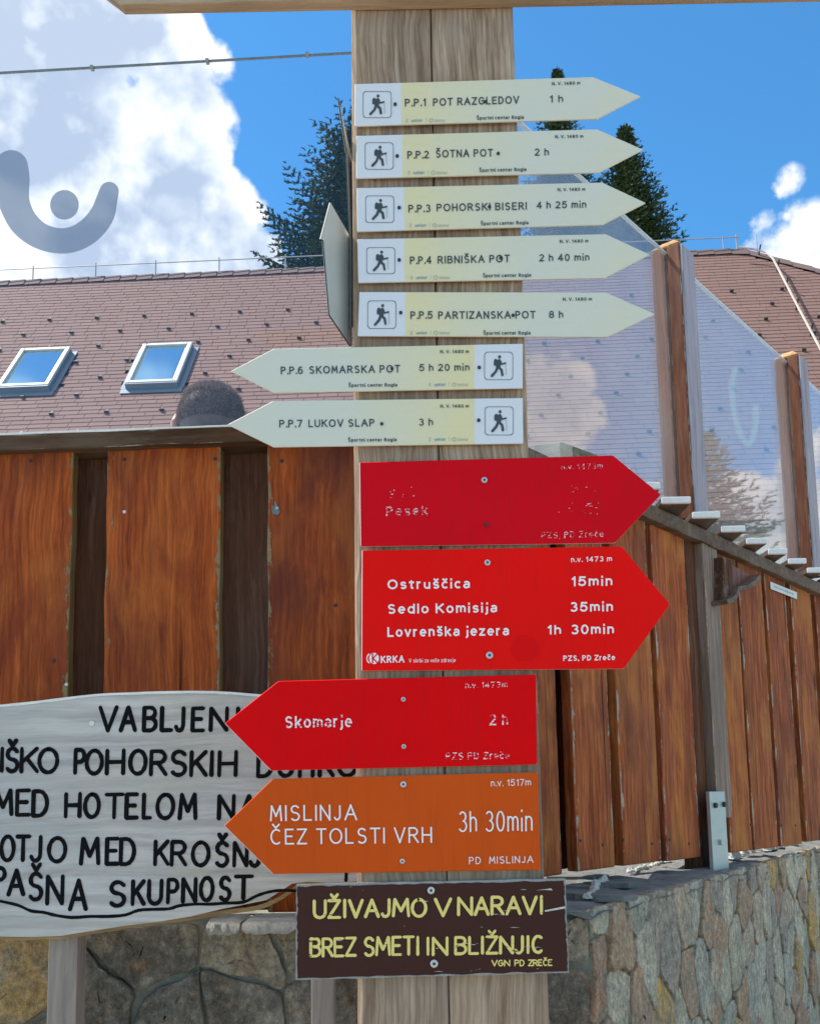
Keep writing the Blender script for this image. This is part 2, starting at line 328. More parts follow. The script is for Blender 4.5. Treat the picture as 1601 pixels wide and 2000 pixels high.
M['shirt'] = plain('navy_cotton', (.04,.06,.12), .9, bump=.2); M['trousers'] = plain('grey_cotton', (.12,.12,.13), .9); M['shoe'] = plain('shoe_leather', (.05,.04,.03), .6)

# ---------------------------------------------------------------- mesh helpers
def link(o, parent=None):
    COL.objects.link(o)
    if parent is not None: o.parent = parent
    return o
def thing(name, label, cat, loc, group=None):
    o = bpy.data.objects.new(name, None); o.location = loc; o.empty_display_size = .05; link(o)
    o['label'] = label; o['category'] = cat
    if group: o['group'] = group
    return o
def wloc(parent):
    p = Vector((0, 0, 0))
    while parent is not None: p += parent.location; parent = parent.parent
    return p
def mesh(name, verts, faces, mat, parent=None, uvs=None, smooth=False, loc=None, label=None, fattr=None, mats=None, midx=None):
    """verts in world coordinates; stored relative to loc (default: parent's origin)"""
    L = Vector(loc) if loc is not None else wloc(parent)
    me = bpy.data.meshes.new(name); me.from_pydata([tuple(Vector(v)-L) for v in verts], [], faces)
    for mm in (mats or [mat]): me.materials.append(mm)
    if midx: me.polygons.foreach_set('material_index', midx)
    if uvs:
        ul = me.uv_layers.new(name='UVMap')
        for i, lp in enumerate(me.loops): ul.data[i].uv = uvs[i] if len(uvs) == len(me.loops) else uvs[lp.vertex_index]
    if fattr:
        a = me.attributes.new('rnd', 'FLOAT', 'FACE'); a.data.foreach_set('value', fattr)
    if smooth: me.polygons.foreach_set('use_smooth', [True]*len(me.polygons))
    me.update()
    o = bpy.data.objects.new(name, me); link(o, parent); o.location = L - wloc(parent)
    if label: o['label'] = label
    return o
def bevel(o, wd=.002, seg=2):
    b = o.modifiers.new('bevel', 'BEVEL'); b.width = wd; b.segments = seg; b.limit_method = 'ANGLE'; b.angle_limit = math.radians(40); return o
def box_vf(c, ax, ay, az):
    vs = [c + ax*sx + ay*sy + az*sz for sz in (-1, 1) for sy in (-1, 1) for sx in (-1, 1)]
    f = [(0,2,3,1), (4,5,7,6), (0,1,5,4), (2,6,7,3), (0,4,6,2), (1,3,7,5)]
    if ax.cross(ay).dot(az) < 0: f = [t[::-1] for t in f]
    return vs, f
class Acc:
    def __init__(s): s.v = []; s.f = []; s.a = []
    def add(s, v, f, a=None):
        n = len(s.v); s.v += list(v); s.f += [tuple(i+n for i in q) for q in f]
        s.a += [a if a is not None else random.random()]*len(f)
    def box(s, c, ax, ay, az, a=None): s.add(*box_vf(Vector(c), Vector(ax), Vector(ay), Vector(az)), a)
    def tube(s, pts, r, n=6):
        pts = [Vector(p) for p in pts]; rings = []
        for i, p in enumerate(pts):
            d = (pts[min(i+1, len(pts)-1)]-pts[max(i-1, 0)]).normalized()
            a = d.orthogonal().normalized(); b = d.cross(a)
            rr = r[i] if isinstance(r, (list, tuple)) else r
            rings.append([p + (a*math.cos(2*math.pi*k/n)+b*math.sin(2*math.pi*k/n))*rr for k in range(n)])
        v = [q for R in rings for q in R]
        f = [(i*n+k, i*n+(k+1) % n, (i+1)*n+(k+1) % n, (i+1)*n+k) for i in range(len(pts)-1) for k in range(n)]
        f += [tuple(range(n))[::-1], tuple((len(pts)-1)*n+k for k in range(n))]
        s.add(v, f)
    def make(s, name, mat, parent=None, attr=False, **kw): return mesh(name, s.v, s.f, mat, parent, fattr=s.a if attr else None, **kw)
def plank(name, p0, p1, wv, tv, mat, parent, n=14, jit=.0015, bev=.003, label=None, mats=None, side=None, widths=None, rnd=None):
    """board from p0 to p1 with half width vector wv and half thickness vector tv (front = +tv), irregular edges"""
    R = rnd or random; p0, p1 = Vector(p0), Vector(p1); V = []; U = []
    wn, tn = wv.normalized(), tv.normalized()
    jl = R.uniform(-9, 9); m1 = max(1, n)
    for i in range(m1+1):
        t = i/m1; c = p0.lerp(p1, t)
        sL = mnoise.noise(Vector((jl, t*(p1-p0).length*9, 0)))*jit*2; sR = mnoise.noise(Vector((jl+5, t*(p1-p0).length*9, 3)))*jit*2
        a = c - wv + wn*sL; b = c + wv + wn*sR
        V += [a+tv, b+tv, b-tv, a-tv]; U += [(0, t), (1, t), (1, t), (0, t)]
    Fc, mi, uv = [], [], []
    for i in range(m1):
        q = 4*i
        for k, (x, y) in enumerate(((0, 1), (1, 2), (2, 3), (3, 0))):
            f = (q+x, q+y, q+4+y, q+4+x); Fc.append(f); mi.append(1 if (side and k in (1, 3)) else 0); uv += [U[j] for j in f] if k in (0, 2) else [(.5, 0)]*4
    Fc += [(3, 2, 1, 0), tuple(4*m1+k for k in range(4))]; mi += [0, 0]; uv += [(.5, 0)]*8
    if (wn.cross((p1-p0))).dot(tn) < 0: Fc = [f[::-1] for f in Fc]; 
    # reorder uv to match flipped loops
    if (wn.cross((p1-p0))).dot(tn) < 0:
        uv = [u for k in range(len(Fc)) for u in uv[4*k:4*k+4][::-1]]
    o = mesh(name, V, Fc, mat, parent, uvs=uv, mats=[mat, side] if side else None, midx=mi if side else None, label=label)
    if bev: bevel(o, bev, 2)
    return o
def prism_px(name, poly, Y, thick, mat, parent, matside=None, uvx=None, n=None, bev=.0008, p0=None):
    """plate whose outline is given as it stands on the vertical plane at Y (front), with real thickness behind"""
    nn = n or Vector((0, 1, 0)); P0 = p0 or Vector((0, Y, 0))
    fr = [hit(x, y, P0, nn) for x, y in poly]; k = len(fr)
    bk = [p + nn*thick for p in fr]
    area = sum(poly[i][0]*poly[(i+1) % k][1]-poly[(i+1) % k][0]*poly[i][1] for i in range(k))
    front = list(range(k)); sides = [(i, i+k, (i+1) % k+k, (i+1) % k) for i in range(k)]; back = [i+k for i in range(k)][::-1]
    fc = [tuple(front), tuple(back)] + sides
    if area > 0: fc = [f[::-1] for f in fc]
    xs = [p[0] for p in poly]; a, b = (min(xs), max(xs)) if uvx is None else uvx
    uvs = [((p[0]-a)/(b-a), .5) for p in poly]*2
    o = mesh(name, fr+bk, fc, mat, parent, uvs=uvs, mats=[mat, matside or mat], midx=[0, 0]+[1]*k)
    if bev: bevel(o, bev, 1)
    return o

# hand-drawn strokes
def split_sharp(pl):
    out = [[pl[0]]]
    for i in range(1, len(pl)):
        out[-1].append(pl[i])
        if i < len(pl)-1:
            a = Vector((pl[i][0]-pl[i-1][0], pl[i][1]-pl[i-1][1])); b = Vector((pl[i+1][0]-pl[i][0], pl[i+1][1]-pl[i][1]))
            if a.length > 1e-6 and b.length > 1e-6 and a.normalized().dot(b.normalized()) < .45: out.append([pl[i]])
    return out
A = lambda cx, cy, rx, ry, a0, a1, n=14: [(cx+rx*math.cos(math.radians(a0+(a1-a0)*i/n)), cy+ry*math.sin(math.radians(a0+(a1-a0)*i/n))) for i in range(n+1)]
G = {
 'A': [[(0,0),(.5,1),(1,0)], [(.2,.36),(.82,.36)]], 'B': [[(0,0),(0,1)], [(0,1),(.5,1)]+A(.5,.77,.42,.23,90,-90,8)+[(0,.54)], [(0,.54),(.5,.54)]+A(.5,.27,.5,.27,90,-90,8)+[(0,0)]],
 'C': [A(.55,.5,.5,.5,50,310)], 'D': [[(0,0),(0,1)], [(0,1),(.35,1)]+A(.35,.5,.6,.5,90,-90)+[(0,0)]], 'E': [[(.95,1),(0,1),(0,0),(1,0)], [(0,.52),(.8,.52)]],
 'G': [A(.5,.5,.5,.5,50,360)+[(.55,.5)]], 'H': [[(0,0),(0,1)], [(1,0),(1,1)], [(0,.5),(1,.5)]], 'I': [[(.5,0),(.5,1)]],
 'J': [[(.9,1),(.9,.3)]+A(.45,.28,.45,.28,0,-160,8)], 'K': [[(0,0),(0,1)], [(.95,1),(.05,.42)], [(.3,.6),(1,0)]], 'L': [[(0,1),(0,0),(.95,0)]],
 'M': [[(0,0),(.1,1),(.5,.3),(.9,1),(1,0)]], 'N': [[(0,0),(0,1),(1,0),(1,1)]], 'O': [A(.5,.5,.5,.5,95,455,22)], 'P': [[(0,0),(0,1)], [(0,1),(.5,1)]+A(.5,.74,.45,.26,90,-90,8)+[(0,.48)]],
 'R': [[(0,0),(0,1)], [(0,1),(.5,1)]+A(.5,.75,.42,.25,90,-90,8)+[(0,.5)], [(.45,.5),(1,0)]],
 'S': [[(.9,.86)]+A(.5,.76,.40,.24,40,250,10)+A(.5,.25,.45,.26,75,-150,10)], 'T': [[(0,1),(1,1)], [(.5,1),(.5,0)]], 'U': [[(0,1),(0,.3)]+A(.5,.32,.5,.32,180,360,10)+[(1,1)]],
 'V': [[(0,1),(.5,0),(1,1)]], 'Z': [[(0,1),(1,1),(0,0),(1,0)]],
}
CAR = [[(.22,1.36),(.5,1.12),(.8,1.36)]]
for a, b in (('Š','S'),('Č','C'),('Ž','Z')): G[a] = G[b]+CAR
def ribbon(pts, wd, cap=.42, tap=.45):
    pts = [Vector((p[0], p[1])) for p in pts]; P = [pts[0]]
    for p in pts[1:]:
        if (p-P[-1]).length > .12: P.append(p)
    if len(P) < 2: P.append(P[0]+Vector((.5, 0)))
    d0 = (P[1]-P[0]).normalized(); d1 = (P[-1]-P[-2]).normalized()
    L, R = [], []
    for s in (.5, .85): 
        q = P[0]-d0*wd*.5*(1-s); n = Vector((-d0.y, d0.x)); k = math.sqrt(max(0, 1-(1-s)**2))
    for i, p in enumerate(P):
        a = (P[i]-P[i-1]).normalized() if i else d0; b = (P[i+1]-P[i]).normalized() if i < len(P)-1 else d1
        t = (a+b); t = t.normalized() if t.length > .2 else a
        n = Vector((-t.y, t.x)); k = min(1.7, 1/max(.35, n.dot(Vector((-a.y, a.x)))))
        wj = wd*.5*(1+(random.uniform(-.12, .12) if tap < 1 else 0))
        if i == 0: L.append(p-d0*wd*cap+n*wj*tap); R.append(p-d0*wd*cap-n*wj*tap)
        L.append(p+n*wj*k); R.append(p-n*wj*k)
        if i == len(P)-1: L.append(p+d1*wd*cap+n*wj*tap); R.append(p+d1*wd*cap-n*wj*tap)
    v = []; 
    for l, r in zip(L, R): v += [l, r]
    f = [(2*i, 2*i+1, 2*i+3, 2*i+2) for i in range(len(L)-1)]
    return v, f
def strokes_px(name, letters, Y, wd, mat, parent, lean=0.0):
    """letters: (char, x0, x1, ybase, ytop)"""
    acc = Acc(); k = 0
    for ch, x0, x1, yb, yt in letters:
        jx, jy = random.uniform(-.6, .6), random.uniform(-.6, .6)
        for pl in (G[ch] if isinstance(ch, str) else [ch]):
            if isinstance(ch, str):
                pl = [(x0+(x1-x0)*p[0]+lean*(yb-yt)*p[1]+jx, yb-(yb-yt)*p[1]+jy+(p[0]-.5)*-.02*(x1-x0)) for p in pl]
            for sp in split_sharp(pl):
                v, f = ribbon(sp, wd); k += 1
                yy = Y - .00008*(k % 7)
                acc.add([hitY(p.x, p.y, yy) for p in v], f)
    return acc.make(name, mat, parent)
UW = dict(A=.72,B=.56,C=.70,D=.60,E=.50,G=.72,H=.58,I=0,J=.40,K=.60,L=.46,M=.68,N=.58,O=.76,P=.54,R=.58,S=.58,T=.58,U=.58,V=.66,Z=.56)
UW.update({'Š': .58, 'Č': .70, 'Ž': .56})
X_ = .72; CIR = A(.24,X_/2,.25,X_/2,90,450,18)
SM = [(.42,.60)]+A(.215,.545,.185,.175,30,250,10)+A(.215,.185,.205,.185,75,-155,10)
HG = {
 'a': [[(.44,0),(.44,.5)]+A(.23,.51,.21,.21,0,155,8), [(.44,.42),(.2,.39)]+A(.19,.20,.19,.20,95,270,8)+[(.30,.02),(.44,.15)]],
 'b': [[(0,0),(0,1)], CIR], 'c': [A(.24,X_/2,.24,X_/2,45,315)], 'd': [[(.49,0),(.49,1)], CIR],
 'e': [[(0,.37),(.49,.37)], A(.245,X_/2,.245,X_/2,0,315)], 'g': [CIR, [(.49,X_),(.49,-.04)]+A(.25,-.06,.24,.2,0,-150,8)],
 'h': [[(0,0),(0,1)], A(.215,.48,.215,.24,180,0,10)+[(.43,0)]], 'i': [[(0,0),(0,.63)], [(0,1.0),(0,1.05)]], 'j': [[(.08,.63),(.08,-.12),(.0,-.26),(-.08,-.26)], [(.08,1.0),(.08,1.05)]],
 'k': [[(0,0),(0,1)], [(.42,X_),(.03,.30)], [(.16,.44),(.46,0)]], 'l': [[(0,0),(0,1)]],
 'm': [[(0,0),(0,X_)], A(.18,.48,.18,.24,180,0,10)+[(.36,0)], A(.54,.48,.18,.24,180,0,10)+[(.72,0)]], 'n': [[(0,0),(0,X_)], A(.215,.48,.215,.24,180,0,10)+[(.43,0)]],
 'o': [CIR], 'p': [[(0,-.26),(0,X_)], CIR], 'r': [[(0,0),(0,X_)], A(.22,.46,.22,.26,180,75,6)], 's': [SM],
 't': [[(.14,.95),(.14,.14),(.2,.02),(.31,0)], [(0,X_),(.31,X_)]], 'u': [[(0,X_),(0,.24)]+A(.215,.24,.215,.24,180,360,10)+[(.43,X_)], [(.43,0),(.43,.3)]], 'v': [[(0,X_),(.23,0),(.46,X_)]],
 'z': [[(0,X_),(.40,X_),(0,0),(.42,0)]], '.': [[(0,-.01),(0,.06)]], ',': [[(0,.04),(-.03,-.14)]],
 '0': [A(.26,.5,.26,.5,90,450,22)], '1': [[(0,.76),(.14,.84),(.22,1)], [(.24,1),(.24,0)]], '2': [A(.26,.72,.25,.28,165,-25,10)+[(.0,0)], [(0,0),(.53,0)]],
 '3': [A(.25,.76,.23,.24,150,-85,10), A(.25,.27,.27,.27,88,-150,12)], '4': [[(.42,0),(.42,1)], [(.42,1),(0,.27)], [(0,.27),(.57,.27)]],
 '5': [[(.5,1),(.1,1)], [(.1,1),(.04,.52)]+A(.25,.33,.28,.33,125,-150,12)], '6': [A(.27,.31,.26,.31,90,450,18), A(.32,.50,.31,.5,55,190,10)], '7': [[(0,1),(.52,1)], [(.52,1),(.18,0)]],
 '8': [A(.27,.75,.22,.25,90,450,16), A(.27,.26,.27,.26,90,450,16)],
}
for a, b in (('š','s'),('č','c'),('ž','z')): HG[a] = HG[b]+[[(.08,1.06),(.22,.88),(.36,1.06)]]
def sans_px(name, body, x0, y0, x1, y1, h, Y, mat, parent, wt=.16, gap=.20):
    x = 0; items = []
    for ch in body:
        if ch == ' ': x += .42; continue
        if ch in HG: pls = HG[ch]; wd = max(p[0] for pl in pls for p in pl)
        else: pls = [[(p[0]*UW[ch] if ch != 'I' else 0, p[1]) for p in pl] for pl in G[ch]]; wd = UW[ch]
        items.append((x, pls)); x += wd+wt+gap*(.55 if ch in '.' else 1)
    W = x-gap; acc = Acc(); k = 0; sx = (x1-x0)/W
    for ox, pls in items:
        for pl in pls:
            q = []
            for px, py in pl:
                u = (ox+wt/2+px)*sx; v = (wt/2+py*(1-wt))*h
                q.append((x0+u-.012*v, y0+(y1-y0)*u/(x1-x0)-v))
            for sp in split_sharp(q):
                k += 1; v, f = ribbon(sp, wt*min(h, sx*1.1), .5 if len(split_sharp(q)) > 1 or len(sp) == 2 else .05, 1.0)
                acc.add([hitY(p.x, p.y, Y-.00004*(k % 7)) for p in v], f)
    return acc.make(name, mat, parent)
def text_px(name, body, x0, y0, x1, y1, h, Y, mat, parent, bold=.012, shear=0, spacing=1.05):
    return sans_px(name, body, x0, y0, x1, y1, h, Y, mat, parent, wt=(.115+bold*2.6) if h < 30 else .102)
def word(s, x0, y0, x1, y1, h, gap=.28, widths=None):
    wmap = {'I': .22, 'M': 1.25, 'J': .65, ' ': .7, 'E': .8, 'L': .75, 'V': 1.05, 'A': 1.05, 'N': 1.05, 'O': 1.1}
    ws = [wmap.get(c, .9) for c in s]; tot = sum(ws)+gap*(len(s)-1); x = 0; out = []
    for c, q in zip(s, ws):
        if c != ' ':
            u0, u1 = x/tot, (x+q)/tot; um = (u0+u1)/2
            yb = y0+(y1-y0)*um; out.append((c, x0+(x1-x0)*u0, x0+(x1-x0)*u1, yb, yb-h))
        x += q+gap
    return out
def bolt(px, py, Y, parent, r=4.2, dark=False):
    c = hitY(px, py, Y); s = r/F*c.y; acc = Acc()
    acc.tube([c+Vector((0, .001, 0)), c-Vector((0, .0018, 0)), c-Vector((0, .0026, 0))], [s, s, s*.75], 12)
    o = acc.make('bolt', M['boltdark'] if dark else M['bolt'], parent, loc=c)
    if not dark:
        a2 = Acc(); a2.tube([c-Vector((0, .0024, 0)), c-Vector((0, .0029, 0))], [s*.45, s*.4], 6); a2.make('bolt_socket', M['boltdark'], o)
    return o

# ================================================================ SETTING
def sheet(name, pts, mat):
    o = mesh(name, pts, [tuple(range(len(pts)))], mat, loc=pts[0]); o['kind'] = 'structure'; return o
sheet('ground', [(-600,-600,0),(600,-600,0),(600,900,0),(-600,900,0)], M['gravel'])
sheet('terrace', [(-12,2.5,.90),(.0,2.5,.90),(1.2,4.45,.90),(6.7,13.3,.90),(9,13.6,.90),(-12,14,.90)], M['paving'])

# reference planes of the balustrade fences
C0 = hitY(885, 816, 2.35); ZR = C0.z
r_ = ray(2450, 1533); DR = Vector((r_.x, r_.y, 0)).normalized(); NR = Vector((DR.y, -DR.x, 0))
DL = Vector((-1, .05, 0)).normalized(); NL = Vector((-.05, -1, 0)).normalized()
C0 = Vector((C0.x, C0.y, 0)); Z = Vector((0, 0, 1))
def tR(px, py=1300, off=0): return (hit(px, py, C0+NR*off, NR)-C0).dot(DR)
def tL(px, py=1100): return (hit(px, py, C0, NL)-C0).dot(DL)
def RP(t, z, off=0): return C0 + DR*t + NR*off + Z*z
def LP(t, z, off=0): return C0 + DL*t + NL*off + Z*z
ZB = hit(1060, 1708, C0, NR).z          # fence bottom
ZT = ZB-.035                              # wall top
ZWL0 = hitY(500, 1803, 2.17).z+.004
# ---------------------------------------------------------------- left fence
LF = thing('wooden_fence', 'red-brown stained plank fence facing the viewer behind the white lettered board', 'fence', LP(1.2, ZT))
lb = [(-300,-128,1,0),(-128,-82,0,0),(-78,150,1,0),(150,218,0,0),(216,437,1,0),(437,530,0,0),(528,752,1,0),(752,800,0,0),(798,884,1,0)]
for a, b, fr, _ in lb:
    ta, tb = tL(a), tL(b); tm = (ta+tb)/2; hw = abs(ta-tb)/2
    if fr: plank('board', LP(tm, ZWL0, .019), LP(tm, ZR-.055, .019), DL*-hw, NL*.018, M['board'], LF, 24, .0018, .004, side=M['olive'])
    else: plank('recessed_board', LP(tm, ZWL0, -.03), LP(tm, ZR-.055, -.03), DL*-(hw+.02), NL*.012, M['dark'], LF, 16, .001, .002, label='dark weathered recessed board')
plank('rail', LP(-.02, ZR-.047, .005), LP(1.95, ZR-.047, .005), Z*.019, NL*.062, M['rail'], LF, 60, .0022, .003)
plank('painted_sunlit_rail_edge', LP(-.02, ZR-.0255, .006), LP(1.95, ZR-.0255, .006), Z*.0022, NL*.062, M['sun_edge'], LF, 40, .0008, 0, label='white strip painted as sunlight on the rail top edge')  # white strip paints in the sunlit seam along the rail top
def screw(px, py, par, p0, n, mat):
    c = hit(px, py, p0, n); a = Acc(); a.tube([c, c+n*.003], [.0045, .0035], 8); return a.make('screw', mat, par, loc=c)
pf = C0+NL*.037
for x, y in ((243,1000),(130,1337),(1010,0),): 
    if y: screw(x, y, LF, pf, NL, M['edgewhite'])
for x, y in ((243,897),(420,896),(550,900),(655,1182),(105,1290),(60,900)): screw(x, y, LF, pf, NL, M['boltdark'])
tab = prism_px('metal_tab', [(537,978),(547,1000),(541,1006),(532,1003)], 0, .0, M['steel'], None, n=-NL, p0=pf+NL*.003, bev=0)
tab['label'] = 'small silver metal tab screwed to the orange board left of the signpost'; tab['category'] = 'metal tab'
s_ = screw(541, 993, tab, pf+NL*.003, NL, M['bolt'])

# ---------------------------------------------------------------- right fence
RF = thing('wooden_fence', 'brown stained plank fence running away to the right on the slate-stone wall', 'fence', RP(1.5, ZT))
rb = [(905,980),(990,1045),(1052,1088),(1118,1190),(1207,1280),(1290,1356),(1415,1456),(1460,1506),(1512,1552),(1562,1601),(1610,1650),(1658,1690)]
for i, (a, b) in enumerate(rb):
    ta, tb = tR(a, 1450, .034), tR(b, 1450, .034); tm, hw = (ta+tb)/2, (tb-ta)/2
    plank('board', RP(tm, ZB+random.uniform(-.004, .004), .018), RP(tm, ZR-.062, .018), DR*hw, NR*.016, M['board_r'], RF, 26, .0018, .004)
    if i < len(rb)-1:
        t2 = tR(rb[i+1][0], 1450, .034); of = -.052-.026*(i % 2)
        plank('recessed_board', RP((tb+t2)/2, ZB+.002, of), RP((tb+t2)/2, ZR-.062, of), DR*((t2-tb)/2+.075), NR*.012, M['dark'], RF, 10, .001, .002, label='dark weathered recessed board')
ta, tb = tR(1357, 1450, .025), tR(1380, 1450, .025)
plank('fence_post', RP((ta+tb)/2, ZT-.02, -.005), RP((ta+tb)/2, ZR-.062, -.005), DR*((tb-ta)/2), NR*.03, M['dark'], RF, 20, .001, .003, label='dark brown fence post')
ta, tb = tR(1384, 1300, .055), tR(1412, 1300, .055)
plank('fence_post', RP((ta+tb)/2, ZT+.15, .02), RP((ta+tb)/2, ZR-.062, .02), DR*((tb-ta)/2), NR*.035, M['gpost'], RF, 24, .002, .003, label='silver-grey weathered fence post with flaking orange edge')
plank('rail', RP(0.0, ZR-.052, .03), RP(3.3, ZR-.052, .03), Z*.024, NR*.035, M['rail_r'], RF, 70, .002, .004)
plank('back_rail', RP(0.0, ZR-.03, -.10), RP(3.3, ZR-.03, -.10), Z*.02, NR*.05, M['rail_r'], RF, 20, .002, .004)
for x, y in ((1176,1650),(1132,1642),(1216,1640),(1272,1648),(1306,1640),(1344,1648),(1448,1290),(1524,1612),(1552,1612),(1464,1610)): screw(x, y, RF, C0+NR*.034, NR, M['boltdark'])
# steel shoe
tm = (tR(1388,1620,.074)+tR(1418,1620,.074))/2; SHW = (tR(1418,1620,.074)-tR(1388,1620,.074))/2
SH = bevel(mesh('post_shoe', *box_vf(RP(tm, (ZT+hit(1400,1552,C0,NR).z)/2, .068), DR*SHW, NR*.006, Z*((hit(1400,1552,C0,NR).z-ZT)/2+.01)), M['steel'], RF, label='galvanised steel post shoe with bolts'), .001)
for x, y in ((1394,1573),(1411,1571),(1404,1645)):
    c = hit(x, y, C0+NR*.074, NR); a = Acc(); a.tube([c, c+NR*.009], [.009, .008], 6); a.make('shoe_bolt', M['boltdark'] if y < 1600 else M['steel'], SH, loc=c)
# corbel bracket under the rail
def rprism(name, poly, o0, o1, mat, par, bev=.003):
    P = [hit(x, y, C0+NR*.034, NR) for x, y in poly]; k = len(P)
    v = [p+NR*(o0) for p in P]+[p+NR*(o1) for p in P]
    f = [tuple(range(k)), tuple(range(k, 2*k))[::-1]]+[(i, i+k, (i+1) % k+k, (i+1) % k) for i in range(k)]
    o = mesh(name, v, f, mat, par); bevel(o, bev, 2); return o
CB = thing('bracket', 'dark red-brown curved wooden bracket under the sloping-away rail of the right fence', 'bracket', hit(1400, 1180, C0+NR*.04, NR))
M['bracket'] = wood('bracket_wood', (.10,.025,.012), (.17,.045,.02), (.23,.065,.03), rough=.5)
rprism('block', [(1381,1092),(1399,1100),(1402,1172),(1392,1180),(1381,1182)], .003, .055, M['dark'], CB)
rprism('cheek', [(1402,1104),(1462,1136),(1458,1144),(1444,1152),(1424,1154),(1416,1162),(1402,1166)], .012, .040, M['bracket'], CB)
a = Acc(); pts = [hit(x, y, C0+NR*.075, NR) for x, y in ((1400,1178),(1412,1174),(1420,1164),(1424,1152),(1440,1150),(1456,1140),(1466,1128))]
for p, q in zip(pts, pts[1:]):
    d = (q-p)/2; n = d.cross(NR).normalized(); a.box((p+q)/2, d*1.08, NR*.034, n*.008)
a.make('curved_lip', M['rail_r'], CB)
# label plate
LBp = [hit(x, y, C0+NR*.040, NR) for x, y in ((1503,1136),(1555,1157),(1555,1170),(1504,1150))]
lp = mesh('label_plate', LBp+[p-NR*.003 for p in LBp], [(0,3,2,1),(4,5,6,7),(0,1,5,4),(1,2,6,5),(2,3,7,6),(3,0,4,7)], M['edgewhite'])
lp['label'] = 'small white strip plate with faint blue print fixed under the right fence rail'; lp['category'] = 'label plate'
a = Acc(); 
for i in range(11):
    u = .12+.07*i; p = LBp[0].lerp(LBp[1], u).lerp(LBp[3].lerp(LBp[2], u), .5)+NR*.0012
    a.box(p, DR*.0045, NR*.0002, Z*.0035*random.uniform(.5, 1))
a.make('faint_print', M['blueprint'], lp)

# ---------------------------------------------------------------- slatted ledge, pillars, glass
SL = thing('slatted_ledge', 'ledge of short brown slats with white ends stepping along the right fence top', 'ledge', RP(1.5, ZR))
ex = [1175,1232,1290,1350,1407,1456,1499,1538,1575,1609,1641,1670]
zs = []
for x, y in ((1290,969),(1350,999),(1407,1026),(1498,1074)): zs.append(hit(x, y, C0+NR*.075, NR).z)
ZS = sum(zs)/len(zs)
for i, x in enumerate(ex[:-1]):
    yy = 970+(x-1290)*.51
    p = hit(x, yy, C0+NR*.075, NR); q = hit(ex[i+1], yy, Vector((0, p.y, 0)), Vector((0, 1, 0)))
    wdt = (q.x-p.x)*.97; c = Vector((p.x+wdt/2, p.y, ZS-.011))
    ln = .34
    o = plank('slat', c+Vector((0, .012, 0)), c+Vector((0, ln, 0)), Vector((wdt/2, 0, 0)), Z*.0095, M['slat'], SL, 6, .001, .002)
    e = mesh('slat_end', *box_vf(c+Vector((0, .004, 0)), Vector((wdt/2*.97, 0, 0)), Vector((0, .0075, 0)), Z*.0105), M['slat_end'], SL, label='white slat end'); bevel(e, .003, 2)
mesh('soffit', *box_vf(RP(1.75, ZS-.0245, -.28), DR*1.55, NR*.285, Z*.003), M['slat'], SL)
plank('bearer', RP(0.2, ZS-.041, .01), RP(3.3, ZS-.041, .01), Z*.012, NR*.03, M['rail_r'], SL, 10, .001, .002)
ZG = hit(1370, 562, C0, NR).z; ZP = ZG+.035
pil = []
PT = [(tR(1308, 700), 'tall square brown pillar with orange cut top right of the arrow tips'), (tR(1546, 900), 'second square brown pillar at the right edge of the glass balustrade')]
PT.append((2*PT[1][0]-PT[0][0], 'brown glass-balustrade pillar beyond the right edge')); PT.insert(0, (.0, 'corner pillar of the glass balustrade hidden behind the signpost'))
GP = 'square timber pillars holding the glass'
HW = .052
for t0, lab in PT:
    c = RP(t0+HW, ZS)
    T = thing('pillar', lab, 'pillar', c, GP)
    # shaft in two halves with a glass slot between
    for s in (-1, 1):
        plank('shaft', RP(t0+HW, ZS+.001, s*(HW/2+.003)), RP(t0+HW, ZP-.012, s*(HW/2+.003)), DR*-HW, NR*s*(HW/2-.003), M['pillar'], T, 26, .0014, .003)
    plank('grey_face', RP(t0+HW, ZS+.002, HW+.005), RP(t0+HW, ZP-.018, HW+.005), DR*(HW-.004), NR*.004, M['pillar_grey'], T, 10, .001, .001, label='pale grey weathered facing board')
    b0 = [RP(t0, ZP-.012, -HW), RP(t0+2*HW, ZP-.012, -HW), RP(t0+2*HW, ZP-.012, HW), RP(t0, ZP-.012, HW)]
    tt = [RP(t0+HW+HW*.45*a, ZP+.022, HW*.45*b) for a, b in ((-1,-1),(1,-1),(1,1),(-1,1))]
    v = b0+[p+Z*.008 for p in b0]+tt
    f = [(3,2,1,0)]+[(i, (i+1) % 4, (i+1) % 4+4, i+4) for i in range(4)]+[(i+4, (i+1) % 4+4, (i+1) % 4+8, i+8) for i in range(4)]+[(8,9,10,11)]
    bevel(mesh('cut_top', v, f, M['pillar_cap'], T), .004, 2)
GG = 'glass panels of the balustrade'
def glass(lab, P, n, th, mat, edge, top=.004):
    T = thing('glass_panel', lab, 'glass panel', P[0], GG)
    k = 4; v = [p+n*th/2 for p in P]+[p-n*th/2 for p in P]
    f = [(0,1,2,3),(7,6,5,4),(0,4,5,1),(1,5,6,2),(2,6,7,3),(3,7,4,0)]
    mesh('pane', v, f, mat, T)
    a = Acc(); d = (P[2]-P[3])/2; a.box((P[2]+P[3])/2+Z*top, d, n*(th/2+.001), Z*top*.8); a.make('top_edge', edge, T)
    return T
ztl0, ztl1 = hit(0, 145, C0, NL).z, hit(680, 105, C0, NL).z
gt0, gt1 = tL(-700), .07
GL = glass('wide clear glass panel with grey swirl and dot emblem above the left fence', [LP(gt0, ZR-.02), LP(gt1, ZR-.02), LP(gt1, ztl1+(ztl1-ztl0)*.1), LP(gt0, ztl0-(ztl1-ztl0)*.3)], NL, .004, M['glass'], M['glass_edge'], .002)
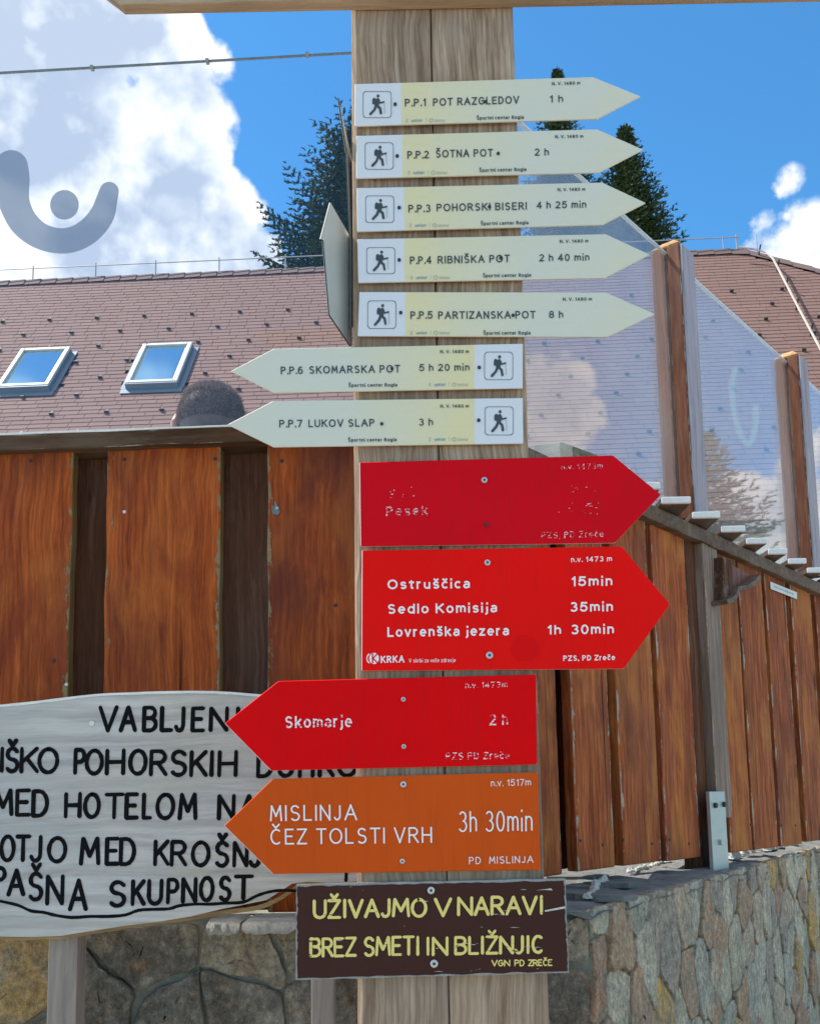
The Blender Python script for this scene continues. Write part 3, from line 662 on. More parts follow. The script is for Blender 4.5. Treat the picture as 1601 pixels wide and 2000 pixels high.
for x, y in ((180,134),(405,121),(600,108)):
    a = Acc(); a.box(hit(x, y-1, C0, NL), DL*.004, NL*.007, Z*.004); a.make('edge_clip', M['rod'], GL)
# emblem print
pn = C0+NL*.0036
def film(pts, name='emblem'):
    v = [hit(x, y, pn, NL) for x, y in pts]; return v
axis_ = [(22,326),(24,350),(26,385),(34,412),(48,436),(72,457),(100,468),(130,470),(158,461),(182,443),(200,418),(208,392),(213,374)]
halfw = [33,34,31,29,28,26,25,25,25,25,24,21,19]
def dense(a, n=5):
    out = []
    for i in range(len(a)-1):
        p0 = a[max(i-1, 0)]; p1 = a[i]; p2 = a[i+1]; p3 = a[min(i+2, len(a)-1)]
        for k in range(n):
            t = k/n; out.append(tuple(.5*((2*p1[j])+(-p0[j]+p2[j])*t+(2*p0[j]-5*p1[j]+4*p2[j]-p3[j])*t*t+(-p0[j]+3*p1[j]-3*p2[j]+p3[j])*t**3) for j in range(len(p1))))
    out.append(a[-1]); return out
dd = dense([(x, y, h) for (x, y), h in zip(axis_, halfw)])
L, R = [], []
for i, (x, y, h) in enumerate(dd):
    x0, y0, _ = dd[max(i-1, 0)]; x1, y1, _ = dd[min(i+1, len(dd)-1)]
    l = math.hypot(x1-x0, y1-y0); nx, ny = -(y1-y0)/l, (x1-x0)/l
    L.append((x+nx*h, y+ny*h)); R.append((x-nx*h, y-ny*h))
    if i in (0, len(dd)-1):
        dirx, diry = ((x0-x1)/l, (y0-y1)/l) if i == 0 else ((x1-x0)/l, (y1-y0)/l)
        cap = [(x+h*(nx*math.cos(a)+dirx*math.sin(a)), y+h*(ny*math.cos(a)+diry*math.sin(a))) for a in [math.pi*k/12 for k in range(13)]]
        if i == 0: cap0 = cap
        else: cap1 = cap
vv = []; ff = []
for l, r in zip(L, R): vv += [l, r]
ff = [(2*i, 2*i+1, 2*i+3, 2*i+2) for i in range(len(L)-1)]
for cp in (cap0, cap1): ff.append(tuple(range(len(vv), len(vv)+len(cp)))); vv += cp
mesh('emblem_swirl', film(vv), ff, M['logogrey'], GL)
mesh('emblem_dot', film([(126+28*math.cos(2*math.pi*k/40), 400+29*math.sin(2*math.pi*k/40)) for k in range(40)]), [tuple(range(40))], M['logogrey'], GL)
zb = ZS+.004
labs = ['glass panel between the signpost and the tall pillar reflecting pale clouds', 'glass panel between the two pillars reflecting a spruce', 'glass panel beyond the second pillar at the right edge']
for i in range(3):
    a_, b_ = PT[i][0]+2*HW-.03, PT[i+1][0]+.03
    T = glass(labs[i], [RP(a_, zb), RP(b_, zb), RP(b_, ZG), RP(a_, ZG)], NR, .010, M['glass_r'], M['glass_edge_pale'], .003)
    if i == 1:   # pale oval print on this pane
        a = Acc(); pr = [(1434,722),(1428,750),(1430,790),(1438,830),(1450,858),(1462,866),(1470,850),(1475,820),(1474,795)]
        pr = dense(pr, 4); v, f = ribbon(pr, 12)
        M['paleprint'] = filmmat('pale_aqua_film', (.50,.66,.72), (.85,.93,.96), .3)
        a.add([hit(p.x, p.y, C0+NR*.0062, NR) for p in v], f); a.make('pale_swirl', M['paleprint'], T)
# weathered box seen behind the first pane
n_ = Vector((0, 1, 0))
b1 = hitY(1040, 867, 2.76); b2 = hitY(1096, 862, 2.74); b3 = Vector((.556, 2.86, b2.z)); b4 = b3+(b1-b2)
vz = [b1, b2, b3, b4]; bx = [Vector((p.x, p.y, ZR-.02)) for p in vz]
M['mossbox'] = wood('mossy_grey_wood', (.09,.08,.06), (.17,.155,.11), (.25,.23,.17), axis=0, rough=.85, patch=[((.10,.14,.07), .6)], bump=.7)
MB = mesh('timber_block', [Vector((p.x, p.y, b2.z)) for p in vz]+bx, [(0,1,2,3),(4,7,6,5),(0,4,5,1),(1,5,6,2),(2,6,7,3),(3,7,4,0)], M['mossbox']); bevel(MB, .004)
MB['label'] = 'squat mossy grey timber block on the fence corner just right of the signpost'; MB['category'] = 'timber block'
MB.location = MB.location

# ---------------------------------------------------------------- stone walls
def clip(poly, p, n):
    out = []
    for i in range(len(poly)):
        a, b = poly[i], poly[(i+1) % len(poly)]; da = (a[0]-p[0])*n[0]+(a[1]-p[1])*n[1]; db = (b[0]-p[0])*n[0]+(b[1]-p[1])*n[1]
        if da <= 0: out.append(a)
        if (da < 0 < db) or (db < 0 < da):
            t = da/(da-db); out.append((a[0]+(b[0]-a[0])*t, a[1]+(b[1]-a[1])*t))
    return out
def voro(seeds, rect, aspect=1.0):
    x0, y0, x1, y1 = rect; cells = []
    for i, s in enumerate(seeds):
        poly = [(x0,y0),(x1,y0),(x1,y1),(x0,y1)]
        for j, q in enumerate(seeds):
            if i == j or not poly: continue
            m = ((s[0]+q[0])/2, (s[1]+q[1])/2)
            poly = clip(poly, m, ((q[0]-s[0])*aspect, (q[1]-s[1])))
        if len(poly) > 2: cells.append((s, poly))
    return cells
def stone_mesh(poly, gap, h, frame, seed, flat=0):
    cx = sum(p[0] for p in poly)/len(poly); cy = sum(p[1] for p in poly)/len(poly)
    P = []
    for i in range(len(poly)):
        a, b = poly[i], poly[(i+1) % len(poly)]; L = math.hypot(b[0]-a[0], b[1]-a[1]); n = max(2, int(L/.02))
        P += [(a[0]+(b[0]-a[0])*k/n, a[1]+(b[1]-a[1])*k/n) for k in range(n)]
    for _ in range(1 if flat else 2): P = [((P[i-1][0]+2*p[0]+P[(i+1) % len(P)][0])/4, (P[i-1][1]+2*p[1]+P[(i+1) % len(P)][1])/4) for i, p in enumerate(P)]
    r = max(math.hypot(p[0]-cx, p[1]-cy) for p in P)
    def sc(p, k, j):
        d = math.hypot(p[0]-cx, p[1]-cy); s = max(.05, (d-gap)/d)*k
        nx = mnoise.fractal(Vector((p[0]*16+seed, p[1]*16, k)), 1, 2, 3)*.010*j; ny = mnoise.fractal(Vector((p[0]*16, p[1]*16+seed, 7)), 1, 2, 3)*.010*j
        return (cx+(p[0]-cx)*s+nx, cy+(p[1]-cy)*s+ny)
    rings = [(1.0, -.012, 1), (1.0, h*.75, 1), (.985, h*.93, 1), (.95, h, 1), (.68, h*1.05, 1), (.4, h*1.08, 1), (.15, h*1.1, 1)]
    V = []; n = len(P)
    for k, hh, j in rings:
        for p in P:
            q = sc(p, k, j); dz = mnoise.fractal(Vector((q[0]*9+seed*3, q[1]*9, seed)), 1, 2, 4)*.009 if hh > 0 else 0
            V.append(frame(q[0], q[1], hh+dz))
    F_ = [(i*n+k, i*n+(k+1) % n, (i+1)*n+(k+1) % n, (i+1)*n+k) for i in range(len(rings)-1) for k in range(n)]
    F_.append(tuple((len(rings)-1)*n+k for k in range(n)))
    return V, F_
def poisson(x0, y0, x1, y1, n, aspect, rnd, fixed=()):
    pts = list(fixed)
    while len(pts) < n:
        best = None; bd = -1
        for _ in range(14):
            c = (rnd.uniform(x0, x1), rnd.uniform(y0, y1))
            d = min([((c[0]-p[0])*aspect)**2+(c[1]-p[1])**2 for p in pts] or [9])
            if d > bd: bd = d; best = c
        pts.append(best)
    return pts
YW = 2.17; ZWL = hitY(500, 1803, YW).z
SW = thing('stone_wall', 'dark lichen-stained rubble wall under the white lettered board', 'wall', (-.5, YW, 0))
XC = .36
frL = lambda x, z, h: Vector((x, YW-h, z))
mesh('mortar_core', [Vector(p) for p in ((-2.2,YW+.003,-.02),(XC,YW+.003,-.02),(XC,YW+.003,ZWL-.006),(-2.2,YW+.003,ZWL-.006),(-2.2,2.5,-.02),(XC,2.5,-.02),(XC,2.5,ZWL-.006),(-2.2,2.5,ZWL-.006))], [(0,1,2,3),(7,6,5,4),(3,2,6,7),(0,3,7,4),(1,5,6,2)], M['mortar'], SW)
rnd = random.Random(5)
fx = [(hitY(x, y, YW).x, hitY(x, y, YW).z) for x, y in ((40,1905),(280,1870),(500,1865),(330,1985),(470,1965),(120,2060),(640,1960),(590,1830),(200,1960),(660,1835),(1105,1830),(1085,1770),(1100,1940),(1010,1850))]
seeds = fx+[p for p in poisson(-2.2, .05, XC, ZWL, 110, 1, rnd, fx)[len(fx):] if not (p[1] > 1.05 and -.95 < p[0] < -.08)]
for i, (s, poly) in enumerate(voro(seeds, (-2.2, 0, XC, ZWL))):
    V, F_ = stone_mesh(poly, .0045, .006+.012*rnd.random(), frL, i*1.7, 1)
    o = mesh('stone', V, F_, M['stone_o'] if i in (0, 13, 22, 31) else M['stone_l'], SW, smooth=True, loc=V[-1])
# ledge stones on the wall top, sunlight put into their pale colour
for x0, x1 in ((405,470),(474,580),(584,700)):
    a, b = hitY(x0, 1803, YW-.02), hitY(x1, 1800, YW-.02)
    V = []; n = 12
    for j in range(4):
        for i in range(n+1):
            p = a.lerp(b, i/n); e = min(i, n-i)/n
            dz = [-.018, .004, .010, .008][j]*(1 if e > .04 else .4)
            V.append(Vector((p.x, YW-.035+[0, .002, .02, .14][j]+mnoise.noise(Vector((p.x*60, j, 1)))*.006, ZWL+dz+mnoise.noise(Vector((p.x*70, j*2, 3)))*.005)))
    mesh('ledge_stone', V, [(j*(n+1)+i, j*(n+1)+i+1, (j+1)*(n+1)+i+1, (j+1)*(n+1)+i) for j in range(3) for i in range(n)], M['sun_ledge_board'], SW, smooth=True, label='pale stone along the wall top, coloured as if sunlit')
# right wall
wA = Vector((.362, 2.167, 0)); wB = hit(1601, 1650, Vector((0,0,ZT)), Z); wB.z = 0
DW = (wB-wA).normalized(); NW = Vector((DW.y, -DW.x, 0)); LW = 3.3
RW = thing('stone_wall', 'grey-green and ochre slate-stone wall running away to the right below the fence', 'wall', wA)
frR = lambda u, z, h: wA + DW*u + NW*h + Z*z
cv = [frR(.003,-.02,-.002), frR(LW,-.02,-.002), frR(LW,ZT-.012,-.002), frR(.003,ZT-.012,-.002)]; bk = [frR(.003,-.02,-.06), frR(LW,-.02,-.45), frR(LW,ZT-.012,-.45), frR(.003,ZT-.012,-.06)]
mesh('mortar_core', cv+bk, [(0,1,2,3),(7,6,5,4),(3,2,6,7),(0,3,7,4),(1,5,6,2)], M['mortar'], RW)
rnd = random.Random(11)
seeds = poisson(0, .62, LW, ZT+.01, 120, 1.25, rnd); 
cells = voro(seeds, (0, .5, LW, ZT-.004), 1.7)
for i, (s, poly) in enumerate(cells):
    V, F_ = stone_mesh(poly, .002, .002+.014*rnd.random(), frR, 50+i*2.3, 1)
    mesh('stone', V, F_, M['stone_r'], RW, smooth=True, loc=V[-1])
seeds = poisson(0, 0, LW, .5, 40, 1.5, rnd)
acc = Acc()
for i, (s, poly) in enumerate(voro(seeds, (0, 0, LW, .5), 2)):
    V, F_ = stone_mesh(poly, .006, .02, frR, 500+i*2.3); acc.add(V, F_)
o = acc.make('lower_stones', M['stone_r'], RW); o['kind'] = 'stuff'
# rough top of right wall: mortar bed, slate pieces and lumps whitened as if sunlit
n, mN = 90, 12; V = []
for j in range(mN+1):
    for i in range(n+1):
        u = LW*i/n-.02; inn = frR(u, 0, .012); out = inn
        # back edge follows the fence line
        q = C0+NR*-.08; tt_ = (inn-C0).dot(DR); bkp = RP(max(tt_, .0), 0, -.55)
        p = inn.lerp(bkp, j/mN)
        z = ZT-.010+mnoise.fractal(Vector((p.x*9, p.y*9, 2)), 1, 2, 5)*.014-(.012 if j == 0 else 0)+.022*j/mN
        V.append(Vector((p.x, p.y, z)))
mesh('wall_top', V, [(j*(n+1)+i, j*(n+1)+i+1, (j+1)*(n+1)+i+1, (j+1)*(n+1)+i) for j in range(mN) for i in range(n)], M['cap'], RW, smooth=True)
rs = random.Random(3)
for i in range(9):
    c = hit(rs.uniform(1095, 1200), rs.uniform(1712, 1752), Vector((0,0,ZT+.002)), Z); ang = rs.uniform(-.7, .2)
    a1 = Vector((math.cos(ang), math.sin(ang), 0)); a2 = Vector((-a1.y, a1.x, rs.uniform(-.05, .05)))
    poly = [c+a1*rs.uniform(.05,.09)*math.cos(k)+a2*rs.uniform(.02,.035)*math.sin(k) for k in (0, 1.1, 2.0, 3.2, 4.2, 5.3)]
    v = [p+Z*.006 for p in poly]+[p-Z*.008 for p in poly]
    mesh('slate_piece', v, [tuple(range(6)), tuple(range(6, 12))[::-1]]+[(k, k+6, (k+1) % 6+6, (k+1) % 6) for k in range(6)], M['cap'], RW, loc=c)
def lump(pxs, w0, zz, mat):
    P = [hit(x, y, Vector((0,0,ZT+.004)), Z) for x, y in pxs]
    for i in range(len(P)-1):
        L = (P[i+1]-P[i]).length; n = max(1, int(L/(w0*2.2)))
        for k in range(n):
            c = P[i].lerp(P[i+1], (k+.5)/n)+NW*rs.uniform(-.3, .3)*w0; d = (P[i+1]-P[i]).normalized(); e = NW; V = []
            ra, rb_, rz = w0*rs.uniform(.9, 1.7), w0*rs.uniform(.6, 1.1), zz*rs.uniform(.6, 1.2); sd = rs.uniform(0, 50)
            for a_ in range(6):
                for b_ in range(10):
                    ph, th = math.pi*.5*a_/5, 2*math.pi*b_/10; v = Vector((math.cos(th)*math.cos(ph), math.sin(th)*math.cos(ph), math.sin(ph))); q = 1+.45*mnoise.noise(v*1.6+Vector((sd, 0, 0)))
                    V.append(c+d*v.x*ra*q+e*v.y*rb_*q+Z*(v.z*rz*q-.004))
            mesh('pale_stone', V, [(a_*10+b_, a_*10+(b_+1) % 10, (a_+1)*10+(b_+1) % 10, (a_+1)*10+b_) for a_ in range(5) for b_ in range(10)], mat, RW, loc=c, label='stone on the wall top, whitened as if sunlit')
M['bright_stone'] = mortarmat('painted_sunlit_stone', (.72,.70,.64), (.85,.83,.78))  # sunlit brightness is put into the colour of these stones
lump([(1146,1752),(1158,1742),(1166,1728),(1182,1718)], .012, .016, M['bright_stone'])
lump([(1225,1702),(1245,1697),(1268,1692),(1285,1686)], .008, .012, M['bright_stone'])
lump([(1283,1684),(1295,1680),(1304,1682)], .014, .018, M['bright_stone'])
lump([(1424,1676),(1440,1668),(1465,1663),(1490,1660),(1510,1655),(1535,1650),(1560,1645)], .03, .03, M['bright_stone'])  # white lumps stand in for the bright gap under the fence

# ---------------------------------------------------------------- house
uR = Vector((1, -.05, 0)).normalized(); nh = Vector((.05, 1, 0)).normalized(); PA = math.radians(50)
vR = (nh*math.cos(PA)+Z*math.sin(PA)); nR = uR.cross(vR).normalized()
O = hitY(310, 715, 17.0)
def rc(px, py, up=0): 
    p = hit(px, py, O+nR*up, nR)-O; return p.dot(uR), p.dot(vR)
def RO(u, v, h=0): return O+uR*u+vR*v+nR*h
vr = (rc(0, 549)[1]+rc(620, 526)[1]+rc(1400, 500)[1])/3
uh, vh = rc(1450, 496); u2, v2 = rc(1601, 532)
sl = (v2-vr)/(u2-uh); ue = uh+4.0; veave = -5.2; uw = -11.5
H = thing('house', 'large house with steep brown shingled roof and two skylights behind the fence', 'house', Vector((0, 15, .9)))
def vtop(u): return vr if u < uh else vr+sl*(u-uh)
outline = [(uw, veave), (ue, veave), (ue, vtop(ue)), (uh, vr), (uw, vr)]
k = len(outline); v = [RO(a, b, -.02) for a, b in outline]+[RO(a, b, -.22) for a, b in outline]
ROOF = mesh('roof', v, [tuple(range(k)), tuple(range(k, 2*k))[::-1]]+[(i, i+k, (i+1) % k+k, (i+1) % k) for i in range(k)], M['underlay'], H)
# rear slope and walls
def back(p, d): q = Vector(p); return q+nh*d*math.cos(PA)-Z*d*math.sin(PA)
rdg = [RO(uw, vr, -.05), RO(uh, vr, -.05), RO(ue, vtop(ue), -.05)]
dd_ = vr-veave
mesh('rear_slope', rdg+[back(p, dd_-(0 if i < 2 else vr-vtop(ue))) for i, p in enumerate(rdg)], [(0,3,4,1),(1,4,5,2)], M['underlay'], H)
a = Acc(); fl, fr2 = RO(uw+.3, veave+.6, -.3), RO(ue-.3, veave+.6, -.3)
wz = min(fl.z, fr2.z); cx = (fl+fr2)/2; wd2 = (fr2-fl).length/2; dp = (dd_-.6)*math.cos(PA)
a.box(Vector((cx.x, cx.y, 0))+nh*dp+Z*((wz+.88)/2), uR*wd2, nh*dp, Z*((wz-.88)/2)); a.make('wall', M['plaster'], H)
gt = [RO(uw+.3, veave+.6, -.3), RO(uw+.3, vr-.1, -.3)]; g3 = back(gt[1], dd_-.7)
mesh('gable', [gt[0], gt[1], g3], [(0,1,2)], M['plaster'], H)
for ux in (-9,-6.5,-4,-1.5,1,3.5,6,8.5):
    p = Vector((fl.x, fl.y, 0))+uR*(ux-uw-.3)
    wn_ = mesh('window', *box_vf(p+Z*3.0-nh*.02, uR*.5, nh*.04, Z*.65), M['edgewhite'], H); mesh('pane', *box_vf(p+Z*3.0-nh*.065, uR*.43, nh*.005, Z*.58), M['pane'], wn_)
# shingles
EX, TW = .137, .333
def shingle_at(u, v, wd, r):
    t_ = .009; a = RO(u, v, .013), RO(u+wd, v, .013), RO(u+wd, v+EX*1.12, .004), RO(u, v+EX*1.12, .004)
    b = [p-nR*t_ for p in a]; return list(a)+b
SF = [(0,1,2,3),(0,4,5,1),(1,5,6,2),(3,7,4,0)]
sk = []   # skylight footprints
for q in (((285,672),(385,668),(335,748),(240,745)), ((43,681),(140,678),(90,755),(-6,752))):
    c = [rc(x, y, .13) for x, y in q]; sk.append((sum(c[i][0] for i in (0, 3))/2, sum(c[i][0] for i in (1, 2))/2, (c[2][1]+c[3][1])/2, (c[0][1]+c[1][1])/2))
rows = int((vr-veave)/EX)+1; cand = []
rsh = random.Random(2)
for j in range(rows):
    v0 = veave+j*EX; off = rsh.random()*TW; u = uw+off-TW
    while u < ue:
        um = u+TW/2
        if v0+EX*.8 < vtop(um) and um > uw and um < ue-.1 and not any(s[0]-.02 < um < s[1]+.02 and s[2] < v0+EX/2 < s[3] for s in sk):
            cand.append((u, v0))
        u += TW
def vis(c):
    x, y = proj(RO(c[0]+TW/2, c[1]+EX/2))
    return (0 < x < 520 and y < 838) or (1030 < x < 1275 and 665 < y < 890) or (1370 < x < 1515 and 640 < y < 1000)
cand.sort(key=lambda c: c[1]); near = [c for c in cand if vis(c)][:300]; ns = set(near)
protos = []
for i, c in enumerate(near):
    if i < 12:
        V = shingle_at(c[0]+.004, c[1]+rsh.uniform(-.006, .006), TW-.008, 0); o = mesh('shingle', V, SF, M['shingle'], ROOF, loc=RO(*c), fattr=[rsh.random()]*4); protos.append(o)
    else:
        o = protos[rsh.randrange(12)].copy(); link(o); o.parent = ROOF; o.location = RO(*c)-wloc(ROOF)
acc = Acc()
for c in cand:
    if c not in ns:
        x, y = proj(RO(*c))
        acc.add(shingle_at(c[0]+.004, c[1]+rsh.uniform(-.006, .006), TW-.008, 0), SF, rsh.random())
o = acc.make('shingle_rows', M['shingle'], ROOF, attr=True); o['kind'] = 'stuff'
# ridge caps
u = uw; pr = None
while u < ue-.3:
    v1, v2_ = vtop(u), vtop(u+.34)
    a = Acc(); p, q = RO(u, v1, .03), RO(u+.345, v2_, .045)
    a.add([p-vR*.17, q-vR*.17, q+Z*.03, p+Z*.03, back(q, .17)+nh*.02, back(p, .17)+nh*.02], [(0,1,2,3),(3,2,4,5)])
    if proj(p)[0] > -60 and proj(p)[0] < 1700: a.make('ridge_cap', M['ridgecap'], ROOF, loc=p)
    u += .33
# skylights
for ks, s in enumerate(sk):
    u0, u1, v0, v1 = s
    K = mesh('skylight', *box_vf(RO((u0+u1)/2, (v0+v1)/2, .045), uR*(u1-u0)/2, vR*(v1-v0)/2, nR*.045), M['alu_dark'], H, label='skylight left of the man\'s head, at the photo\'s left edge' if ks else 'skylight just above and left of the man\'s head')
    b_ = .075
    for nm, cu_, cv_, hu, hv, lb_ in (('frame_bar', u0+b_/2, (v0+v1)/2, b_/2, (v1-v0)/2, 0), ('frame_bar', u1-b_/2, (v0+v1)/2, b_/2, (v1-v0)/2, 0), ('frame_bar', (u0+u1)/2, v1-b_/2, (u1-u0)/2-b_-.002, b_/2, 0), ('frame_bar', (u0+u1)/2, v0+b_/2, (u1-u0)/2-b_-.002, b_/2, 0)):
        bevel(mesh(nm, *box_vf(RO(cu_, cv_, .118), uR*hu, vR*hv, nR*.026), M['alu'], K), .012, 2)
    bevel(mesh('bottom_hood', *box_vf(RO((u0+u1)/2, v0-.02, .075), uR*(u1-u0)/2, vR*.018, nR*.055), M['alu_dark'], K), .006, 2)
    mesh('inner_sash', *box_vf(RO((u0+u1)/2, (v0+v1)/2, .093), uR*((u1-u0)/2-b_), vR*((v1-v0)/2-b_), nR*.004), M['alu'], K)
    mesh('pane', *box_vf(RO((u0+u1)/2, (v0+v1)/2, .101), uR*((u1-u0)/2-b_-.05), vR*((v1-v0)/2-b_-.05), nR*.004), M['pane'], K)
    mesh('apron_flashing', *box_vf(RO((u0+u1)/2, v0-.10, .028), uR*((u1-u0)/2+.08), vR*.07, nR*.006), M['alu_dark'], K)
    for sg in (-1, 1): mesh('side_flashing', *box_vf(RO((u0 if sg < 0 else u1)+sg*.05, (v0+v1)/2, .028), uR*.045, vR*((v1-v0)/2+.02), nR*.005), M['alu_dark'], K)
# snow guards
ug, vg = rc(282, 620); u1g, v1g = rc(310, 646); u0g = rc(375, 616)[0]-ug
dv = abs(vg-v1g); du = u0g; gp = None
for j in range(-9, 10):
    for i in range(-16, 18):
        u = ug+i*du+(.30*j % 1)*du*.92; v = vg+j*dv
        if v < veave+.3 or v > vg+.1 or u > ue-.3 or u < uw+.2: continue
        if any(s[0]-.15 < u < s[1]+.15 and s[2]-.2 < v < s[3]+.05 for s in sk): continue
        x, y = proj(RO(u, v))
        if not (-30 < x < 1640 and y < 1050): continue
        if gp is None:
            a = Acc(); c = RO(u, v, .03); a.box(c+nR*.008, uR*.034, vR*.006, nR*.022); a.box(c+vR*.04, uR*.016, vR*.05, nR*.006)
            gp = a.make('snow_guard', M['guard'], H, loc=c)
        else:
            o = gp.copy(); link(o); o.parent = H; o.location = RO(u, v, .03)-wloc(H)
# lightning rods
a = Acc(); pts = [RO(rc(x, y)[0], vr, .05)+Z*.25 for x, y in ((-300,555),(0,545),(195,536),(430,524),(640,518),(1000,500),(1340,486),(1440,484))]
a.tube(pts, .012, 5); LC = a.make('lightning_cable', M['rod'], H)
for x in (75,195,310,432,560,1100,1412,1438):
    p = RO(rc(x, 540-(x*.033))[0], vr, .02); a = Acc(); a.tube([p-Z*.02, p+Z*(.34 if x != 1412 else .30)], .014, 5); a.make('cable_support', M['rod'], LC, loc=p)
pts = [hit(x, y, O+nR*.22, nR) for x, y in ((1440,483),(1470,486),(1495,493),(1508,505),(1516,520),(1560,605),(1601,682),(1680,830))]
a = Acc(); a.tube(pts, .021, 6); DC = a.make('down_cable', M['rodpale'], H)
for x, y in ((1480,500),(1516,530),(1533,564),(1553,606),(1581,655)):
    p = hit(x, y, O+nR*.02, nR); a = Acc(); a.tube([p, p+nR*.22], .016, 5); a.make('cable_support', M['guard'], DC, loc=p)
a = Acc(); p = hit(1478, 492, O+nR*.1, nR); a.tube([p, p+Z*.34], .006, 4); a.make('lightning_rod', M['rod'], H)

# ---------------------------------------------------------------- spruces
def spruce_mesh(name, Hh, rad, seed, dens=1.0, zmin=0.0, ts=1.0):
    r = random.Random(seed); acc = Acc(); z = Hh*.995
    def tuft(p, d, L, wdt):
        side = d.cross(Vector((r.uniform(-1,1), r.uniform(-1,1), r.uniform(-1,1)))).normalized()
        L *= ts; wdt *= ts; q = p+d*L; m = p+d*L*.45
        n = len(acc.v); acc.v += [p-side*wdt*.3, m-side*wdt, q, m+side*wdt]; acc.f.append((n, n+1, n+2, n+3)); acc.a.append(r.random())
    while z > zmin:
        f = 1-z/Hh; bl = rad*(f**.82)*r.uniform(.82, 1.12)+.06
        nb = int(7+r.random()*3+ (3 if f > .1 else 0))
        az0 = r.uniform(0, 6.28)
        for k in range(nb):
            az = az0+6.283*k/nb+r.uniform(-.25, .25); L = bl*r.uniform(.62, 1.12)
            d0 = Vector((math.cos(az), math.sin(az), 0)); up = .75-1.35*min(1, f*1.8)
            pts = []; ns_ = max(3, int(L/.16))
            for s in range(ns_+1):
                t = s/ns_; pts.append(Vector((0,0,z))+d0*L*t+Z*(L*(up*.45*t-.20*t*(1-t)+.22*t*t)))
            for s in range(ns_):
                t = s/ns_; p = pts[s]; dr = (pts[s+1]-p).normalized(); sd_ = dr.cross(Z).normalized()
                tw = (L*.38*(1-t)+.10)*r.uniform(.7, 1.15)
                for sg in (-1, 1):
                    dt = (dr*.75+sd_*sg*r.uniform(.6, 1.0)-Z*r.uniform(-.05, .3)).normalized()
                    nt = max(1, int(tw/.045*dens))
                    for q in range(nt):
                        b = p+dt*tw*q/nt
                        for _ in range(3): tuft(b, (dt+Vector((r.uniform(-.7,.7), r.uniform(-.7,.7), r.uniform(-.4,.8)))).normalized(), r.uniform(.06, .12), r.uniform(.009, .017))
                tuft(p, (dr+Z*r.uniform(0, .8)).normalized(), .10, .013)
            for _ in range(5): tuft(pts[-1]-d0*r.uniform(0, .12), (d0+Vector((r.uniform(-.6,.6), r.uniform(-.6,.6), r.uniform(-.2,.9)))).normalized(), .09, .012)
        z -= (.13+.14*f)*r.uniform(.8, 1.2)
    tuft(Vector((0,0,Hh-.15)), Z, .4, .02); tuft(Vector((0,0,Hh-.3)), Z, .4, .03)
    me = bpy.data.meshes.new(name); me.from_pydata([tuple(v) for v in acc.v], [], acc.f); me.materials.append(M['needle'])
    at = me.attributes.new('rnd', 'FLOAT', 'FACE'); at.data.foreach_set('value', acc.a)
    t = Acc(); t.tube([(0,0,0), (0,0,Hh*.5), (0,0,Hh*.98)], [Hh*.016, Hh*.009, .01], 8)
    m2 = bpy.data.meshes.new('trunk'); m2.from_pydata([tuple(v) for v in t.v], [], t.f); m2.materials.append(M['trunk'])
    return me, m2
def spruce(meshes, loc, rot, label, scale=1):
    T = thing('spruce_tree', label, 'tree', loc, 'spruce trees behind and beside the house'); T.rotation_euler = (0, 0, rot); T.scale = (scale,)*3
    for nm, me in zip(('crown', 'trunk'), meshes): o = bpy.data.objects.new(nm, me); COL.objects.link(o); o.parent = T
def apex(px, py, Y, Hh): p = hitY(px, py, Y); return Vector((p.x, p.y, p.z-Hh)), p.z
p, z1 = apex(735, 175, 26, 0)
mA = spruce_mesh('crown', z1-.9, 9.6, 1, 2.2, z1-.9-8.5); spruce(mA, (p.x, 26, .9), 0, 'dense dark spruce rising behind the roof left of the signpost')
p, z2 = apex(1219, 252, 27, 0)
mB = spruce_mesh('crown', z2-.9, 5.6, 2, 2.0, z2-.9-7.5); spruce(mB, (p.x, 27, .9), 0, 'spruce with pointed top rising right of the arrow tips')
p, z3 = apex(1087, 138, 30, 0)
mC = spruce_mesh('crown', z3-.9, 4.6, 3, 1.4, z3-.9-7.5); spruce(mC, (p.x, 30, .9), 0, 'slender spruce top showing just behind the uppermost arrow sign')
mD = spruce_mesh('crown', 6.0, 3.0, 4, 2.2, 2.3, .6); spruce(mD, (9.2, 7.9, 0), 0, 'small spruce beside the terrace, reflected in the glass panel between the pillars')

# ---------------------------------------------------------------- man behind the fence
PY_ = 2.75; hc = hitY(411, 808, PY_)
PR = thing('person', 'man with short hair seen from behind, only his head above the fence', 'person', Vector((hc.x, PY_, .90)))
def skinobj(name, joints, edges, mat, par, sub=2):
    me = bpy.data.meshes.new(name); me.from_pydata([tuple(Vector(j[:3])) for j in joints], edges, []); me.materials.append(mat)
    o = bpy.data.objects.new(name, me); COL.objects.link(o); o.parent = par
    s = o.modifiers.new('skin', 'SKIN'); s.use_smooth_shade = True
    for i, j in enumerate(joints):
        rr = j[3]; me.skin_vertices[0].data[i].radius = (rr, rr if len(j) < 5 else j[4])
    me.skin_vertices[0].data[0].use_root = True
    u = o.modifiers.new('sub', 'SUBSURF'); u.levels = sub; u.render_levels = sub
    return o
hz = hc.z-.90; J = [(0,0,.95,.12,.09),(0,0,1.12,.12,.09),(0,.01,1.32,.14,.10),(0,0,hz-.24,.075,.07),(0,-.0,hz-.15,.055,.055),(0,.015,hz-.06,.062,.075),(0,.02,hz,.074,.092),(0,.01,hz+.045,.055,.07)]
Ed = [(0,1),(1,2),(2,3),(3,4),(4,5),(5,6),(6,7)]
